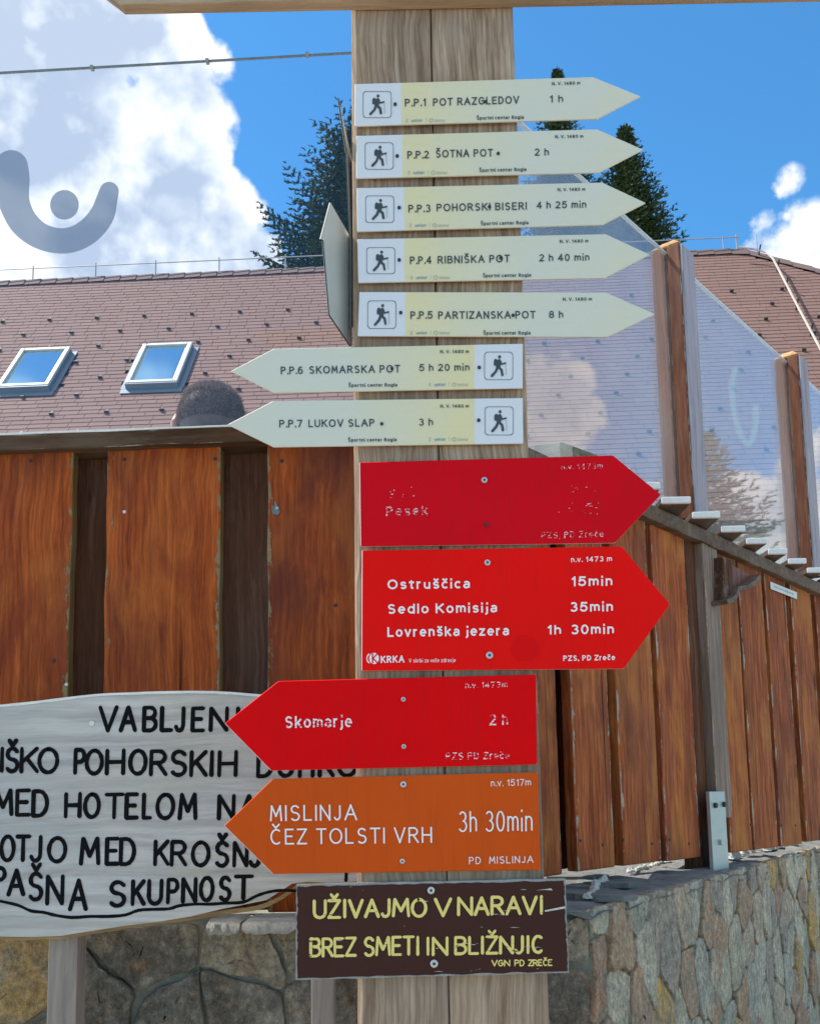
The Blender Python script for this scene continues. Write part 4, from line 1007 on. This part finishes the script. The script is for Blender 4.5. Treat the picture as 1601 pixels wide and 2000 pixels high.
for s in (-1, 1):
    b = len(J); J += [(s*.18,.0,hz-.26,.055),(s*.23,.0,1.18,.042),(s*.24,-.05,.95,.03),(s*.24,-.09,.87,.03,.018)]
    Ed += [(3,b),(b,b+1),(b+1,b+2),(b+2,b+3)]
    for q, L in enumerate((.055,.075,.08,.072)):
        fx_ = s*.24+(q-1.5)*.018; c = len(J); J += [(fx_,-.11,.83,.009),(fx_,-.12,.83-L*.5,.008),(fx_,-.115,.83-L,.007)]; Ed += [(b+3,c),(c,c+1),(c+1,c+2)]
    c = len(J); J += [(s*.24-s*.03,-.12,.86,.010),(s*.24-s*.04,-.14,.83,.008)]; Ed += [(b+3,c),(c,c+1)]
    b = len(J); J += [(s*.09,0,.88,.085),(s*.10,-.01,.48,.058),(s*.10,.01,.10,.038),(s*.11,.10,.04,.035)]; Ed += [(0,b),(b,b+1),(b+1,b+2),(b+2,b+3)]
body = skinobj('body', J, Ed, M['skin'], PR)
skinobj('shirt', [(0,0,.98,.14,.11),(0,0,1.15,.14,.11),(0,.01,1.34,.155,.12),(0,0,hz-.225,.085,.08),(-.18,0,hz-.265,.07),(-.23,0,1.2,.058),(.18,0,hz-.265,.07),(.23,0,1.2,.058)], [(0,1),(1,2),(2,3),(3,4),(4,5),(3,6),(6,7)], M['shirt'], PR)
skinobj('trousers', [(0,0,.97,.135,.105),(.09,0,.86,.10),(.10,-.01,.48,.07),(.10,.01,.12,.055),(-.09,0,.86,.10),(-.10,-.01,.48,.07),(-.10,.01,.12,.055)], [(0,1),(1,2),(2,3),(0,4),(4,5),(5,6)], M['trousers'], PR)
for s in (-1, 1): skinobj('shoe', [(s*.10,0,.05,.045),(s*.11,.12,.04,.04),(s*.11,.20,.03,.032)], [(0,1),(1,2)], M['shoe'], PR)
for s in (-1, 1):
    e = Acc(); e.tube([(s*.086,.025,hz-.065),(s*.097,.015,hz-.05),(s*.101,.005,hz-.02),(s*.095,.01,hz-.0)], [.008,.012,.013,.008], 8)
    mesh('ear', [Vector(v)+wloc(PR) for v in e.v], e.f, M['skin'], PR, smooth=True)
# hair: a close cap plus thousands of short strands
hr = random.Random(9); HX, HY, HZ = .091, .108, .095; hcen = Vector((0, .015, hz-.012))
cap = Acc(); ns_, nt_ = 20, 12; V = []
PR.rotation_euler = (0, 0, 0)
for j in range(nt_+1):
    ph = j/nt_*2.3
    for i in range(ns_):
        th = 2*math.pi*i/ns_; V.append(hcen+Vector((HX*math.sin(ph)*math.cos(th), HY*math.sin(ph)*math.sin(th), HZ*math.cos(ph))))
mesh('hair', [v+wloc(PR) for v in V], [(j*ns_+i, j*ns_+(i+1) % ns_, (j+1)*ns_+(i+1) % ns_, (j+1)*ns_+i) for j in range(nt_) for i in range(ns_)], M['hair'], PR, smooth=True)
st = Acc(); st2 = Acc()
for i in range(20000):
    ph = math.acos(hr.uniform(-.25, 1)); th = hr.uniform(0, 6.283); nv = Vector((math.sin(ph)*math.cos(th), math.sin(ph)*math.sin(th), math.cos(ph)))
    p = hcen+Vector((HX*nv.x, HY*nv.y, HZ*nv.z))*.99; d = (nv+Vector((hr.uniform(-.5,.5), hr.uniform(-.5,.5), hr.uniform(-.6,.5)))).normalized()
    L = hr.uniform(.010, .021)*(1 if ph < 1.0 else .55); sd_ = d.cross(Vector((hr.random(), hr.random(), 1))).normalized()*.0006
    if nv.y > .35 and nv.z < .45: continue
    (st if hr.random() < .6 else st2).add([p-sd_, p+sd_, p+d*L], [(0,1,2)])
for A_, mm in ((st, M['hair']), (st2, M['hairlight'])):
    o = mesh('hair_strands', [v+wloc(PR) for v in A_.v], A_.f, mm, PR)
    o['kind'] = 'stuff'

# ================================================================ SIGNPOST
YP = 1.70
SP = thing('signpost', 'tall weathered two-beam wooden signpost carrying all the arrow signs', 'signpost', Vector((.05, YP+.07, 0)))
def beamq(xt0, xt1, xb0, xb1, cl=.002, name='beam'):
    # edges of each beam measured on the front face at two heights, continued to the ground
    a0, a1 = hitY(xt0, 30, YP), hitY(xt1, 30, YP); b0, b1 = hitY(xb0, 1980, YP), hitY(xb1, 1980, YP)
    zt = hitY(800, 5, YP).z+.0; 
    def at(a, b, z): t = (z-a.z)/(b.z-a.z); return a.lerp(b, t)
    V = []; U = []; n = 60
    for i in range(n+1):
        z = -.05+(zt+.10+.05)*i/n
        l, r = at(a0, b0, z), at(a1, b1, z)
        l = l+Vector((mnoise.noise(Vector((z*9, xt0, 0)))*.0012, 0, 0)); r = r+Vector((mnoise.noise(Vector((z*9, xt1, 0)))*.0012, 0, 0))
        V += [l, r, r+Vector((.002,.14,0)), l+Vector((-cl,.14,0)), l+Vector((-cl,.006,0))]; U += [(.2, z), (.8, z), (.8, z), (.2, z), (.2, z)]
    Fc = [(5*i+x, 5*i+y, 5*i+5+y, 5*i+5+x) for i in range(n) for x, y in ((0,1),(1,2),(2,3),(3,4),(4,0))]+[(4,3,2,1,0), tuple(5*n+k for k in range(5))]
    return bevel(mesh(name, V, Fc, M['post'], SP, uvs=U), .002, 2)
beamq(694, 839, 708, 875.5, .0085); beamq(843, 1001, 879, 1071)
# crossbar board fixed in front of the post top
bz0 = hitY(800, 14, 1.675).z
bl = [hitY(x, y, 1.672) for x, y in ((190,-28),(237,8),(1000,-6),(1750,-20),(1750,-62),(1000,-50),(200,-34))]
k = len(bl); V = bl+[p+Vector((0,.026,0)) for p in bl]
bevel(mesh('crossbar', V, [tuple(range(k)), tuple(range(k, 2*k))[::-1]]+[(i, i+k, (i+1) % k+k, (i+1) % k) for i in range(k)], M['bar'], SP), .002, 2)

def icon(parent, sq, Y):
    """hiker pictogram in a rounded frame; sq = x0,y0,x1,y1"""
    x0, y0, x1, y1 = sq; w_, h_ = x1-x0, y1-y0
    T = lambda p: (x0+p[0]*w_, y1-p[1]*h_)
    fr = []
    for cx, cy, a0 in ((.88,.88,0),(.12,.88,90),(.12,.12,180),(.88,.12,270)):
        fr += [(cx+.12*math.cos(math.radians(a0+15*i)), cy+.12*math.sin(math.radians(a0+15*i))) for i in range(7)]
    a = Acc(); v = []; n = len(fr)
    for s in (1.0, .966):
        v += [hitY(*T((.5+(p[0]-.5)*s, .5+(p[1]-.5)*s)), Y) for p in fr]
    a.add(v, [(i, (i+1) % n, (i+1) % n+n, i+n) for i in range(n)])
    a.make('icon_frame', M['dkprint'], parent)
    a = Acc(); kk = [0]
    def poly(pts):
        kk[0] += 1; yy = Y-.00005*kk[0]; a.add([hitY(*T(p), yy) for p in pts], [tuple(range(len(pts)))])
    def st_(pts, wd):
        v, f = ribbon([T(p) for p in pts], wd*w_); kk[0] += 1; a.add([hitY(p.x, p.y, Y-.00005*kk[0]) for p in v], f)
    poly([(.53+.052*math.cos(t*.5236), .82+.058*math.sin(t*.5236)) for t in range(12)])
    poly([(.42,.70),(.54,.75),(.60,.66),(.55,.42),(.42,.42),(.40,.52)])          # torso
    poly([(.33,.68),(.37,.75),(.44,.74),(.40,.50),(.33,.52)])                      # backpack
    st_([(.55,.68),(.60,.56),(.74,.60)], .055)                                     # arm
    st_([(.50,.45),(.60,.36),(.63,.17)], .085)                                     # front leg
    st_([(.46,.45),(.40,.30),(.26,.14)], .085)                                     # rear leg
    a.make('hiker_symbol', M['dkprint'], parent)
    a = Acc(); v, f = ribbon([T(p) for p in ((.74,.60),(.76,.18))], .018*w_); a.add([hitY(p.x, p.y, Y) for p in v], f); a.make('walking_stick', M['greyprint'], parent)

YS = YP-.012; GS = 'pale green trail arrows stacked on the signpost'
def green(lab, poly, white, sq, dots, texts, logo, right=True):
    cx, cy = sum(p[0] for p in poly)/len(poly), max(p[1] for p in poly)
    T = thing('arrow_sign', lab, 'arrow sign', hitY(cx, cy, YS), GS)
    xs = [p[0] for p in poly]
    if right: a = min(xs); b = a+(white-a)/.148; uvx = (a, b)
    else: a = max(xs); b = a-(a-white)/.148; uvx = (a, b)
    prism_px('panel', poly, YS, .004, M['sign_green'], T, M['edgewhite'], uvx=uvx)
    # raised rim line (plate return) under the lower edge
    YT = YS-.0008
    icon(T, sq, YT)
    for i, (x, y) in enumerate(dots): bolt(x, y, YS-.0005, T, 3.6 if i == 0 else 3.4, dark=True)
    for body, x0, y0, x1, y1, h, bo in texts: text_px('lettering', body, x0, y0, x1, y1, h, YT, M['dkprint'], T, bold=bo)
    lx, ly = logo
    text_px('blue_logo', 'unior', lx+11, ly, lx+33, ly-.3, 6, YT, M['blueprint'], T, bold=.03, shear=.3)
    text_px('small_mark', 'Z', lx, ly, lx+4, ly, 6, YT, M['greyprint'], T)
    a_ = Acc(); a_.add([hitY(lx+49+r_*math.cos(k*.785), ly-3+r_*math.sin(k*.785), YT) for r_ in (4.2, 3.0) for k in range(8)], [(i, (i+1) % 8, (i+1) % 8+8, i+8) for i in range(8)])
    a_.add([hitY(x, y, YT) for x, y in ((lx+39,ly+1),(lx+39.6,ly+1),(lx+39.6,ly-8),(lx+39,ly-8))], [(0,1,2,3)])
    a_.make('ring_logo', M['greyprint'], T)
    text_px('small_logo', 'Unitur', lx+56, ly, lx+77, ly-.3, 5.5, YT, M['greyprint'], T, bold=.01, shear=.2)
    return T
B = .017
green('topmost pale green arrow pointing right, reading P.P.1 Pot Razgledov, 1 h', [(692,164),(1157,150),(1250,188),(1165,232),(692,246)], 783, (708,178,764,230), [(771,204),(947,199)],
  [('P.P.1',790,208,831,207,15,B),('POT RAZGLEDOV',845,207,1013,202,15,B),('1 h',1072,200,1099,199.5,14,B),('N. V. 1480 m',1077,166.5,1132,165,6.5,.03),('Športni center Rogla',930,234,1022,232,7,.03)], (792,238))
green('pale green arrow pointing right, reading P.P.2 Šotna Pot, 2 h', [(695,265),(1165,252),(1255,292),(1168,337),(695,348)], 785, (712,278,768,331), [(775,305),(972,300)],
  [('P.P.2',795,310,837,309,15,B),('ŠOTNA POT',850,308,962,305.5,15,B),('2 h',1043,304,1071,303.5,14,B),('N. V. 1480 m',1083,270,1138,269,6.5,.03),('Športni center Rogla',935,336,1027,334,7,.03)], (796,340))
green('pale green arrow pointing right, reading P.P.3 Pohorski Biseri, 4 h 25 min', [(696,367),(1175,356),(1260,396),(1175,439),(697,452)], 789, (713,382,769,435), [(779,406),(955,404)],
  [('P.P.3',797,415,840,414,15,B),('POHORSKI BISERI',852,413,1028,409.5,15,B),('4 h 25 min',1047,407.5,1144,406,14,B),('N. V. 1480 m',1088,373.5,1142,372.5,6.5,.03),('Športni center Rogla',938,440,1031,438,7,.03)], (799,443))
green('pale green arrow pointing right, reading P.P.4 Ribniška Pot, 2 h 40 min', [(697,467),(1182,457),(1268,497),(1179,543),(699,552)], 789, (715,483,771,535), [(779,508),(977,504)],
  [('P.P.4',800,516,842,515,15,B),('RIBNIŠKA POT',854,515,995,512,15,B),('2 h 40 min',1052,510.5,1150,509,14,B),('N. V. 1480 m',1092,474.5,1148,473.5,6.5,.03),('Športni center Rogla',942,542,1036,540.5,7,.03)], (801,545))
green('pale green arrow pointing right, reading P.P.5 Partizanska Pot, 8 h', [(701,570),(1182,571),(1278,613),(1185,658),(698,656)], 791, (717,587,773,642), [(782,611),(1001,616)],
  [('P.P.5',801,623,844,622.5,15,B),('PARTIZANSKA POT',855,623,1045,622,15,B),('8 h',1071,621,1099,621,14,B),('N. V. 1480 m',1098,587.5,1155,587,6.5,.03),('Športni center Rogla',943,654,1035,653.5,7,.03)], (801,653))
green('pale green arrow pointing left, reading P.P.6 Skomarska Pot, 5 h 20 min', [(450,725),(534,681),(1020,671),(1020,758),(534,767)], 926, (945,687,1001,742), [(935,718),(765,720)],
  [('P.P.6',548,731,591,730.5,15,B),('SKOMARSKA POT',603,730,781,727.5,15,B),('5 h 20 min',818,725,916,724,14,B),('N. V. 1480 m',859,690,915,689.5,6.5,.03),('Športni center Rogla',680,756,775,755,7,.03)], (837,754), False)
green('pale green arrow pointing left, reading P.P.7 Lukov Slap, 3 h', [(444,829),(533,783),(1020,777),(1021,866),(534,873)], 926, (946,794,1002,850), [(934,821),(745,828)],
  [('P.P.7',545,835,590,834.5,15,B),('LUKOV SLAP',602,834.5,731,833,15,B),('3 h',817,831.5,845,831,14,B),('N. V. 1480 m',859,796.5,915,796,6.5,.03),('Športni center Rogla',679,863,774,862,7,.03)], (837,861), False)
# side-facing plates on the post's left flank
def oblique(lab, poly, x0, Y0, x1, Y1, th):
    A0 = hitY(x0, 600, Y0); A1 = hitY(x1, 600, Y1); d = Vector((A1.x-A0.x, A1.y-A0.y, 0)).normalized(); n = Vector((d.y, -d.x, 0))
    if n.dot(ray(x0, 600)) < 0: n = -n
    T = thing('side_sign', lab, 'arrow sign', hit(poly[0][0], max(p[1] for p in poly), A0, n))
    prism_px('panel', poly, 0, th, M['plate_back'], T, M['dark_edge'], n=n, p0=A0, bev=.0006)
    return T
oblique('blank pale arrow plate with dark edge seen obliquely on the signpost\'s left side, tip up', [(645,395),(626,467),(631,470),(643,615),(684,676),(688,676),(688,470)], 690, YP+.05, 628, YP-.06, .003)
oblique('thin blank plate seen edge-on at the upper left side of the signpost', [(661,190),(689,322),(692,420),(690,640),(684,640),(684,470),(677,298)], 691, YP+.045, 661, YP-.05, .003)

# red and orange signs
def redsign(lab, name, poly, mat, bolts):
    cx, cy = sum(p[0] for p in poly)/len(poly), max(p[1] for p in poly)
    T = thing('arrow_sign', lab, 'arrow sign', hitY(cx, cy, YS))
    prism_px('panel', poly, YS, .006, mat, T, M['rededge'], bev=.0012)
    for b in bolts: bolt(b[0], b[1], YS-.001, T, b[2], b[3])
    return T
YT = YS-.0009
T = redsign('crimson arrow pointing right with almost all its lettering worn away', '', [(701,903),(1196,889),(1290,966),(1200,1060),(703,1067)], M['red1'], [(945,938,6,False),(949,1025,4,True)])
ww = M['worn_white']
text_px('worn_lettering', 'n.v. 1473m', 1095, 918, 1176, 915, 11, YT, ww, T, .02)
text_px('worn_lettering', 'Pesek', 753, 1008, 835, 1006, 19, YT, ww, T, .02)
text_px('worn_lettering', 'PZS, PD Zreče', 1056, 1052, 1178, 1049, 13, YT, ww, T, .02)
def marks(px0, py0, px1, py1, n, par, mat, seed):
    r = random.Random(seed); a = Acc()
    for i in range(n):
        x, y = r.uniform(px0, px1), r.uniform(py0, py1); l, h = r.uniform(1.5, 7), r.uniform(1, 2.4)
        if r.random() < .3: l, h = h, l
        pts = [(x-l/2, y), (x, y-h/2+r.uniform(-.5, .5)), (x+l/2, y-h*.2), (x+l/2*.8, y+h/2), (x-l/2*.7, y+h/2)]
        a.add([hitY(p[0], p[1], YT-.00001*i) for p in pts], [tuple(range(5))])
    a.make('paint_remnants', mat, par)
marks(754, 952, 818, 976, 12, T, ww, 1); marks(1089, 947, 1170, 962, 10, T, ww, 2); marks(1089, 980, 1178, 1004, 16, T, ww, 3)
a = Acc(); v, f = ribbon(A(0, 0, 1, 1, 0, 300, 8), .1); 
T.children[0]
T2 = redsign('bright red arrow pointing right, reading Ostruščica, Sedlo Komisija, Lovrenška jezera', '', [(706,1075),(1213,1067),(1307,1180),(1217,1306),(705,1310)], M['red2'], [(951,1099,6,False),(955,1280,7,False)])
wp = M['whiteprint']
for body, x0, y0, x1, y1, h, bo in (('Ostruščica',756,1151,917,1149,19,.024),('Sedlo Komisija',756,1199,970,1196,19,.024),('Lovrenška jezera',756,1244,993,1241,19,.024),
    ('15min',1114,1145,1195,1144,19,.024),('35min',1112,1195,1196,1194,19,.024),('1h',1067,1239,1095,1239,18,.024),('30min',1114,1239,1198,1238,19,.024),('n.v. 1473 m',1114,1098,1194,1096,10,.02),('PZS, PD Zreče',1099,1291,1200,1289,10.5,.024)):
    text_px('lettering', body, x0, y0, x1, y1, h, YT, wp, T2, bo, spacing=1.15)
text_px('sponsor_lettering', 'KRKA', 743, 1295, 789, 1294, 14, YT, wp, T2, .03)
text_px('sponsor_tagline', 'V skrbi za vaše zdravje', 798, 1294, 889, 1293, 7.5, YT, wp, T2, .005, shear=.3)
a = Acc()
def disc_px(cx, cy, rx, ry, a0, a1, n=20, inner=0, dY=0):
    if inner: 
        v = [hitY(cx+rx*k*math.cos(math.radians(a0+(a1-a0)*i/n)), cy-ry*k*math.sin(math.radians(a0+(a1-a0)*i/n)), YT-dY) for k in (1, inner) for i in range(n+1)]
        return v, [(i, i+1, i+n+2, i+n+1) for i in range(n)]
    return [hitY(cx+rx*math.cos(math.radians(a0+(a1-a0)*i/n)), cy-ry*math.sin(math.radians(a0+(a1-a0)*i/n)), YT-dY) for i in range(n+1)], [tuple(range(n+1))]
a.add(*disc_px(722, 1286, 7, 10, 100, 260, 12, .72)); a.add(*disc_px(730, 1286, 9.5, 11, 0, 360, 24, 0, .0001)); a.make('sponsor_emblem', wp, T2)
a = Acc()
for pl, wd in (([(727,1277),(727,1295)], 2.6), ([(736,1277),(728,1286),(737,1295)], 2.6)):
    v, f = ribbon(pl, wd); a.add([hitY(p.x, p.y, YT-.0003-.0001*wd) for p in v], f)
a.make('sponsor_emblem_mark', M['red2'], T2)
a = Acc(); rr = random.Random(4); a.add([hitY(1025+28*(1+.06*math.sin(5*k*.21))*math.cos(k*.2094), 1267+25*(1+.06*math.sin(3*k*.21+1))*math.sin(k*.2094), YT+.0004) for k in range(30)], [tuple(range(30))]); a.make('paint_stain', M['redstain'], T2, label='round darker red paint stain')
T3 = redsign('deep red arrow pointing left, reading Skomarje with half-worn letters', '', [(438,1413),(543,1330),(1046,1317),(1048,1493),(528,1505)], M['red3'], [(787,1366,4.5,False),(788,1458,4.5,False)])
M['worn_s'] = worn('worn_white_on_red', (.88,.75,.75), (.74,.002,.004), .55, (130,130,420)); M['worn_t'] = worn('mostly_worn_white_on_red', (.88,.7,.7), (.74,.002,.004), .475, (130,130,420))
text_px('lettering', 'Skomarje', 556, 1422, 687, 1420, 23, YT, M['worn_s'], T3, .014)
text_px('worn_lettering', 'n.v. 1473m', 908, 1344, 990, 1342, 11, YT, M['worn_t'], T3, .01)
text_px('worn_lettering', '2 h', 955, 1417, 991, 1416, 22, YT, M['worn_t'], T3, .01)
text_px('worn_lettering', 'PZS PD Zreče', 870, 1484, 994, 1482, 14, YT, M['worn_t'], T3, .01)
T4 = redsign('orange-brown arrow pointing left, reading Mislinja čez Tolsti vrh, 3h 30min', '', [(437,1613),(532,1521),(1050,1508),(1055,1699),(532,1707)], M['orange'], [(787,1532,6,False),(785,1682,5,False)])
for body, x0, y0, x1, y1, h in (('MISLINJA',527,1604,697,1602,31),('ČEZ TOLSTI VRH',527,1650,843,1646,31),('3h 30min',895,1626,1039,1624,42),('n.v. 1517m',958,1536,1036,1534,13),('PD  MISLINJA',915,1688,1041,1685,14)):
    text_px('lettering', body, x0, y0, x1, y1, h, YT, wp, T4, .0, spacing=1.0)
# brown board with yellow letters
BR = thing('wooden_sign', 'dark brown rectangular board with chipped white edges and yellow letters, lowest on the signpost', 'sign', hitY(843, 1913, YS))
rr = random.Random(8)
def rough(pts, amp, n):
    out = []
    for i in range(len(pts)):
        a_, b_ = pts[i], pts[(i+1) % len(pts)]
        for k in range(n): out.append((a_[0]+(b_[0]-a_[0])*k/n+(rr.uniform(-amp, amp) if k else 0), a_[1]+(b_[1]-a_[1])*k/n+(rr.uniform(-amp, amp) if k else 0)))
    return out
prism_px('panel', rough([(578,1728),(1103,1716),(1110,1900),(577,1914)], .8, 22), YS-.004, .014, M['sun_ledge_board'], BR, M['sun_ledge_board'], bev=0)
prism_px('painted_face', rough([(580.5,1731.5),(1100,1720),(1107.5,1897),(580,1911)], 1.5, 34), YS-.0048, .0007, M['brownsign'], BR, M['brownsign'], bev=0)
YB = YS-.0056
wl = word('UŽIVAJMO', 613, 1792, 831, 1789, 33)+word('V', 849, 1789, 879, 1788, 33)+word('NARAVI', 895, 1787, 1059, 1784, 33)
strokes_px('lettering', wl, YB, 6.0, M['yellow_paint'], BR)
wl = word('BREZ', 606, 1868, 694, 1866, 34)+word('SMETI', 711, 1866, 817, 1864, 34)+word('IN', 832, 1865, 872, 1864, 33)+word('BLIŽNJIC', 889, 1863, 1059, 1860, 32)
strokes_px('lettering', wl, YB, 5.6, M['yellow_paint'], BR)
strokes_px('small_lettering', word('VGN', 960, 1887, 994, 1887, 11)+word('PD', 1005, 1887, 1023, 1886, 11)+word('ZREČE', 1031, 1886, 1077, 1886, 11), YB, 2.4, M['yellow_paint'], BR)
M['chip'] = plain('bare_wood_chip', (.60,.55,.50), .8, var=.3, scale=300)
a = Acc()
for _ in range(26):
    x, y = rr.uniform(600, 1090), rr.choice([rr.uniform(1752, 1790), rr.uniform(1830, 1868), rr.uniform(1735, 1900)]); l, h = rr.uniform(3, 22), rr.uniform(.6, 1.6)
    a.add([hitY(*q, YB-.0003) for q in ((x-l/2, y), (x, y-h/2), (x+l/2, y+rr.uniform(-1, 1)), (x, y+h/2))], [(0,1,2,3)])
for q in ([(1062,1778),(1102,1770),(1104,1774),(1064,1781)], [(1045,1739),(1075,1735),(1078,1739),(1062,1738)]): a.add([hitY(*p, YB-.0003) for p in q], [(0,1,2,3)])
a.make('paint_chips', M['chip'], BR)
bolt(841, 1739, YB, BR, 7); bolt(847, 1882, YB, BR, 7.5)

# ---------------------------------------------------------------- white lettered board on two legs
YV = 2.0
VB = thing('lettered_board', 'whitewashed wooden board with wavy edges and black hand-painted letters on grey legs', 'sign', hitY(380, 1990, YV+.02))
top = [(-330,1420),(-160,1398),(0,1379),(60,1373),(100,1368),(150,1362),(200,1357),(250,1355),(300,1353),(350,1352),(400,1352),(450,1354),(500,1358),(560,1362),(640,1368),(720,1374)]
bot = [(716,1716),(690,1722),(640,1724),(600,1722),(570,1726),(545,1742),(520,1758),(480,1766),(430,1776),(372,1790),(310,1800),(245,1808),(180,1818),(118,1828),(60,1830),(0,1829),(-160,1825),(-330,1815)]
prism_px('board', top+bot, YV, .022, M['whiteboard'], VB, M['bark'], bev=0)
a = Acc(); V = []
tt2 = dense(top, 3)
for x, y in tt2:
    p = hitY(x, y+2.4+random.uniform(-.5, .5), YV-.0012); q = hitY(x, y-2.6, YV-.0012); V += [p, q, q+Vector((0,.025,0))]
mesh('painted_sunlit_top_edge', V, [(3*i+k, 3*i+k+1, 3*i+3+k+1, 3*i+3+k) for i in range(len(tt2)-1) for k in range(2)], M['sun_edge'], VB)  # white strip paints in the sun along the board's top edge
V = []
lowb = dense([(700,1728),(640,1730),(600,1728),(575,1740),(545,1760),(500,1778),(440,1786),(372,1797),(310,1806),(245,1814),(180,1825),(118,1833),(60,1836),(0,1836),(-160,1832)], 3)
for i, (x, y) in enumerate(lowb):
    j = mnoise.noise(Vector((x*.03, 1, 1)))*3
    V += [hitY(x, y-9, YV+.004), hitY(x, y+j, YV+.006), hitY(x, y+j, YV+.02)]
mesh('bark_lip', V, [(3*i+k, 3*i+k+1, 3*i+3+k+1, 3*i+3+k) for i in range(len(lowb)-1) for k in range(2)], M['bark'], VB)
for x0, x1 in ((93,150),(608,652)):
    c0, c1 = hitY(x0, 1990, YV+.03), hitY(x1, 1990, YV+.03); cx, hw = (c0.x+c1.x)/2, (c1.x-c0.x)/2
    zt = hitY(x0, 1600, YV+.03).z
    bevel(mesh('leg', *box_vf(Vector((cx, YV+.052, zt/2)), Vector((hw, 0, 0)), Vector((0, .028, 0)), Vector((0, 0, zt/2))), M['greyleg'], VB), .002)
L_ = []
def row(items, yb0, yt0, yb1, yt1, xa, xb):
    for ch, a_, b_ in items:
        u = ((a_+b_)/2-xa)/(xb-xa); L_.append((ch, a_, b_, yb0+(yb1-yb0)*u-2, yt0+(yt1-yt0)*u+2))
row([('V',195,227),('A',236,264),('B',281,304),('L',315,335),('J',343,359),('E',376,397),('N',411,442),('I',458,468)], 1429, 1379, 1428, 1382, 197, 468)
row([('U',-38,-12),('I',-2,8),('Š',12,35),('K',42,73),('O',76,111)], 1507, 1460, 1511, 1461, -38, 111)
row([('P',147,165),('O',169,199),('H',208,240),('O',254,284),('R',294,323),('S',334,363),('K',373,402),('I',408,416),('H',427,459)], 1512, 1463, 1517, 1467, 147, 459)
row([('D',503,531),('U',545,570),('H',585,610),('K',624,650),('O',660,694)], 1518, 1470, 1517, 1470, 503, 694)
row([('M',-12,22),('E',33,57),('D',64,92)], 1592, 1541, 1595, 1543, -12, 92)
row([('H',128,155),('O',165,192),('T',206,238),('E',246,267),('L',280,294),('O',306,337),('M',350,381)], 1597, 1549, 1601, 1550, 128, 381)
row([('N',427,455),('A',468,500)], 1601, 1553, 1601, 1553, 427, 500)
row([('P',-28,-6),('O',2,26),('T',33,57),('J',60,80),('O',95,127)], 1681, 1630, 1685, 1635, -28, 127)
row([('M',158,192),('E',208,230),('D',235,262)], 1689, 1636, 1690, 1637, 158, 262)
row([('K',303,328),('R',335,362),('O',376,407),('Š',420,444),('N',457,481),('J',488,507)], 1690, 1641, 1694, 1645, 303, 507)
row([('P',-12,9),('A',17,46),('Š',57,82),('N',92,121),('A',136,167)], 1742, 1693, 1782, 1720, 0, 167)
row([('S',213,243),('K',259,281),('U',290,314),('P',327,346),('N',357,381),('O',391,414),('S',429,449),('T',459,491)], 1772, 1722, 1756, 1709, 213, 491)
strokes_px('lettering', L_, YV-.0008, 8.2, M['black_paint'], VB, .03)
wav = dense([(-40,1752),(0,1760),(35,1768),(60,1779),(85,1782),(110,1788),(140,1792),(175,1790),(210,1790),(245,1787),(270,1778),(300,1776),(330,1775),(350,1769),(380,1766),(410,1766),(440,1764),(475,1762),(500,1750),(525,1742),(550,1739),(578,1740)], 3)
strokes_px('wavy_line', [(wav, 0, 0, 0, 0), ([(676,1702),(675,1720)], 0, 0, 0, 0)], YV-.0006, 6, M['black_paint'], VB)
c = hitY(180, 1413, YV); a = Acc(); a.tube([c, c-Vector((0,.003,0))], [.0055,.005], 10); a.make('screw', M['edgewhite'], VB, loc=c)
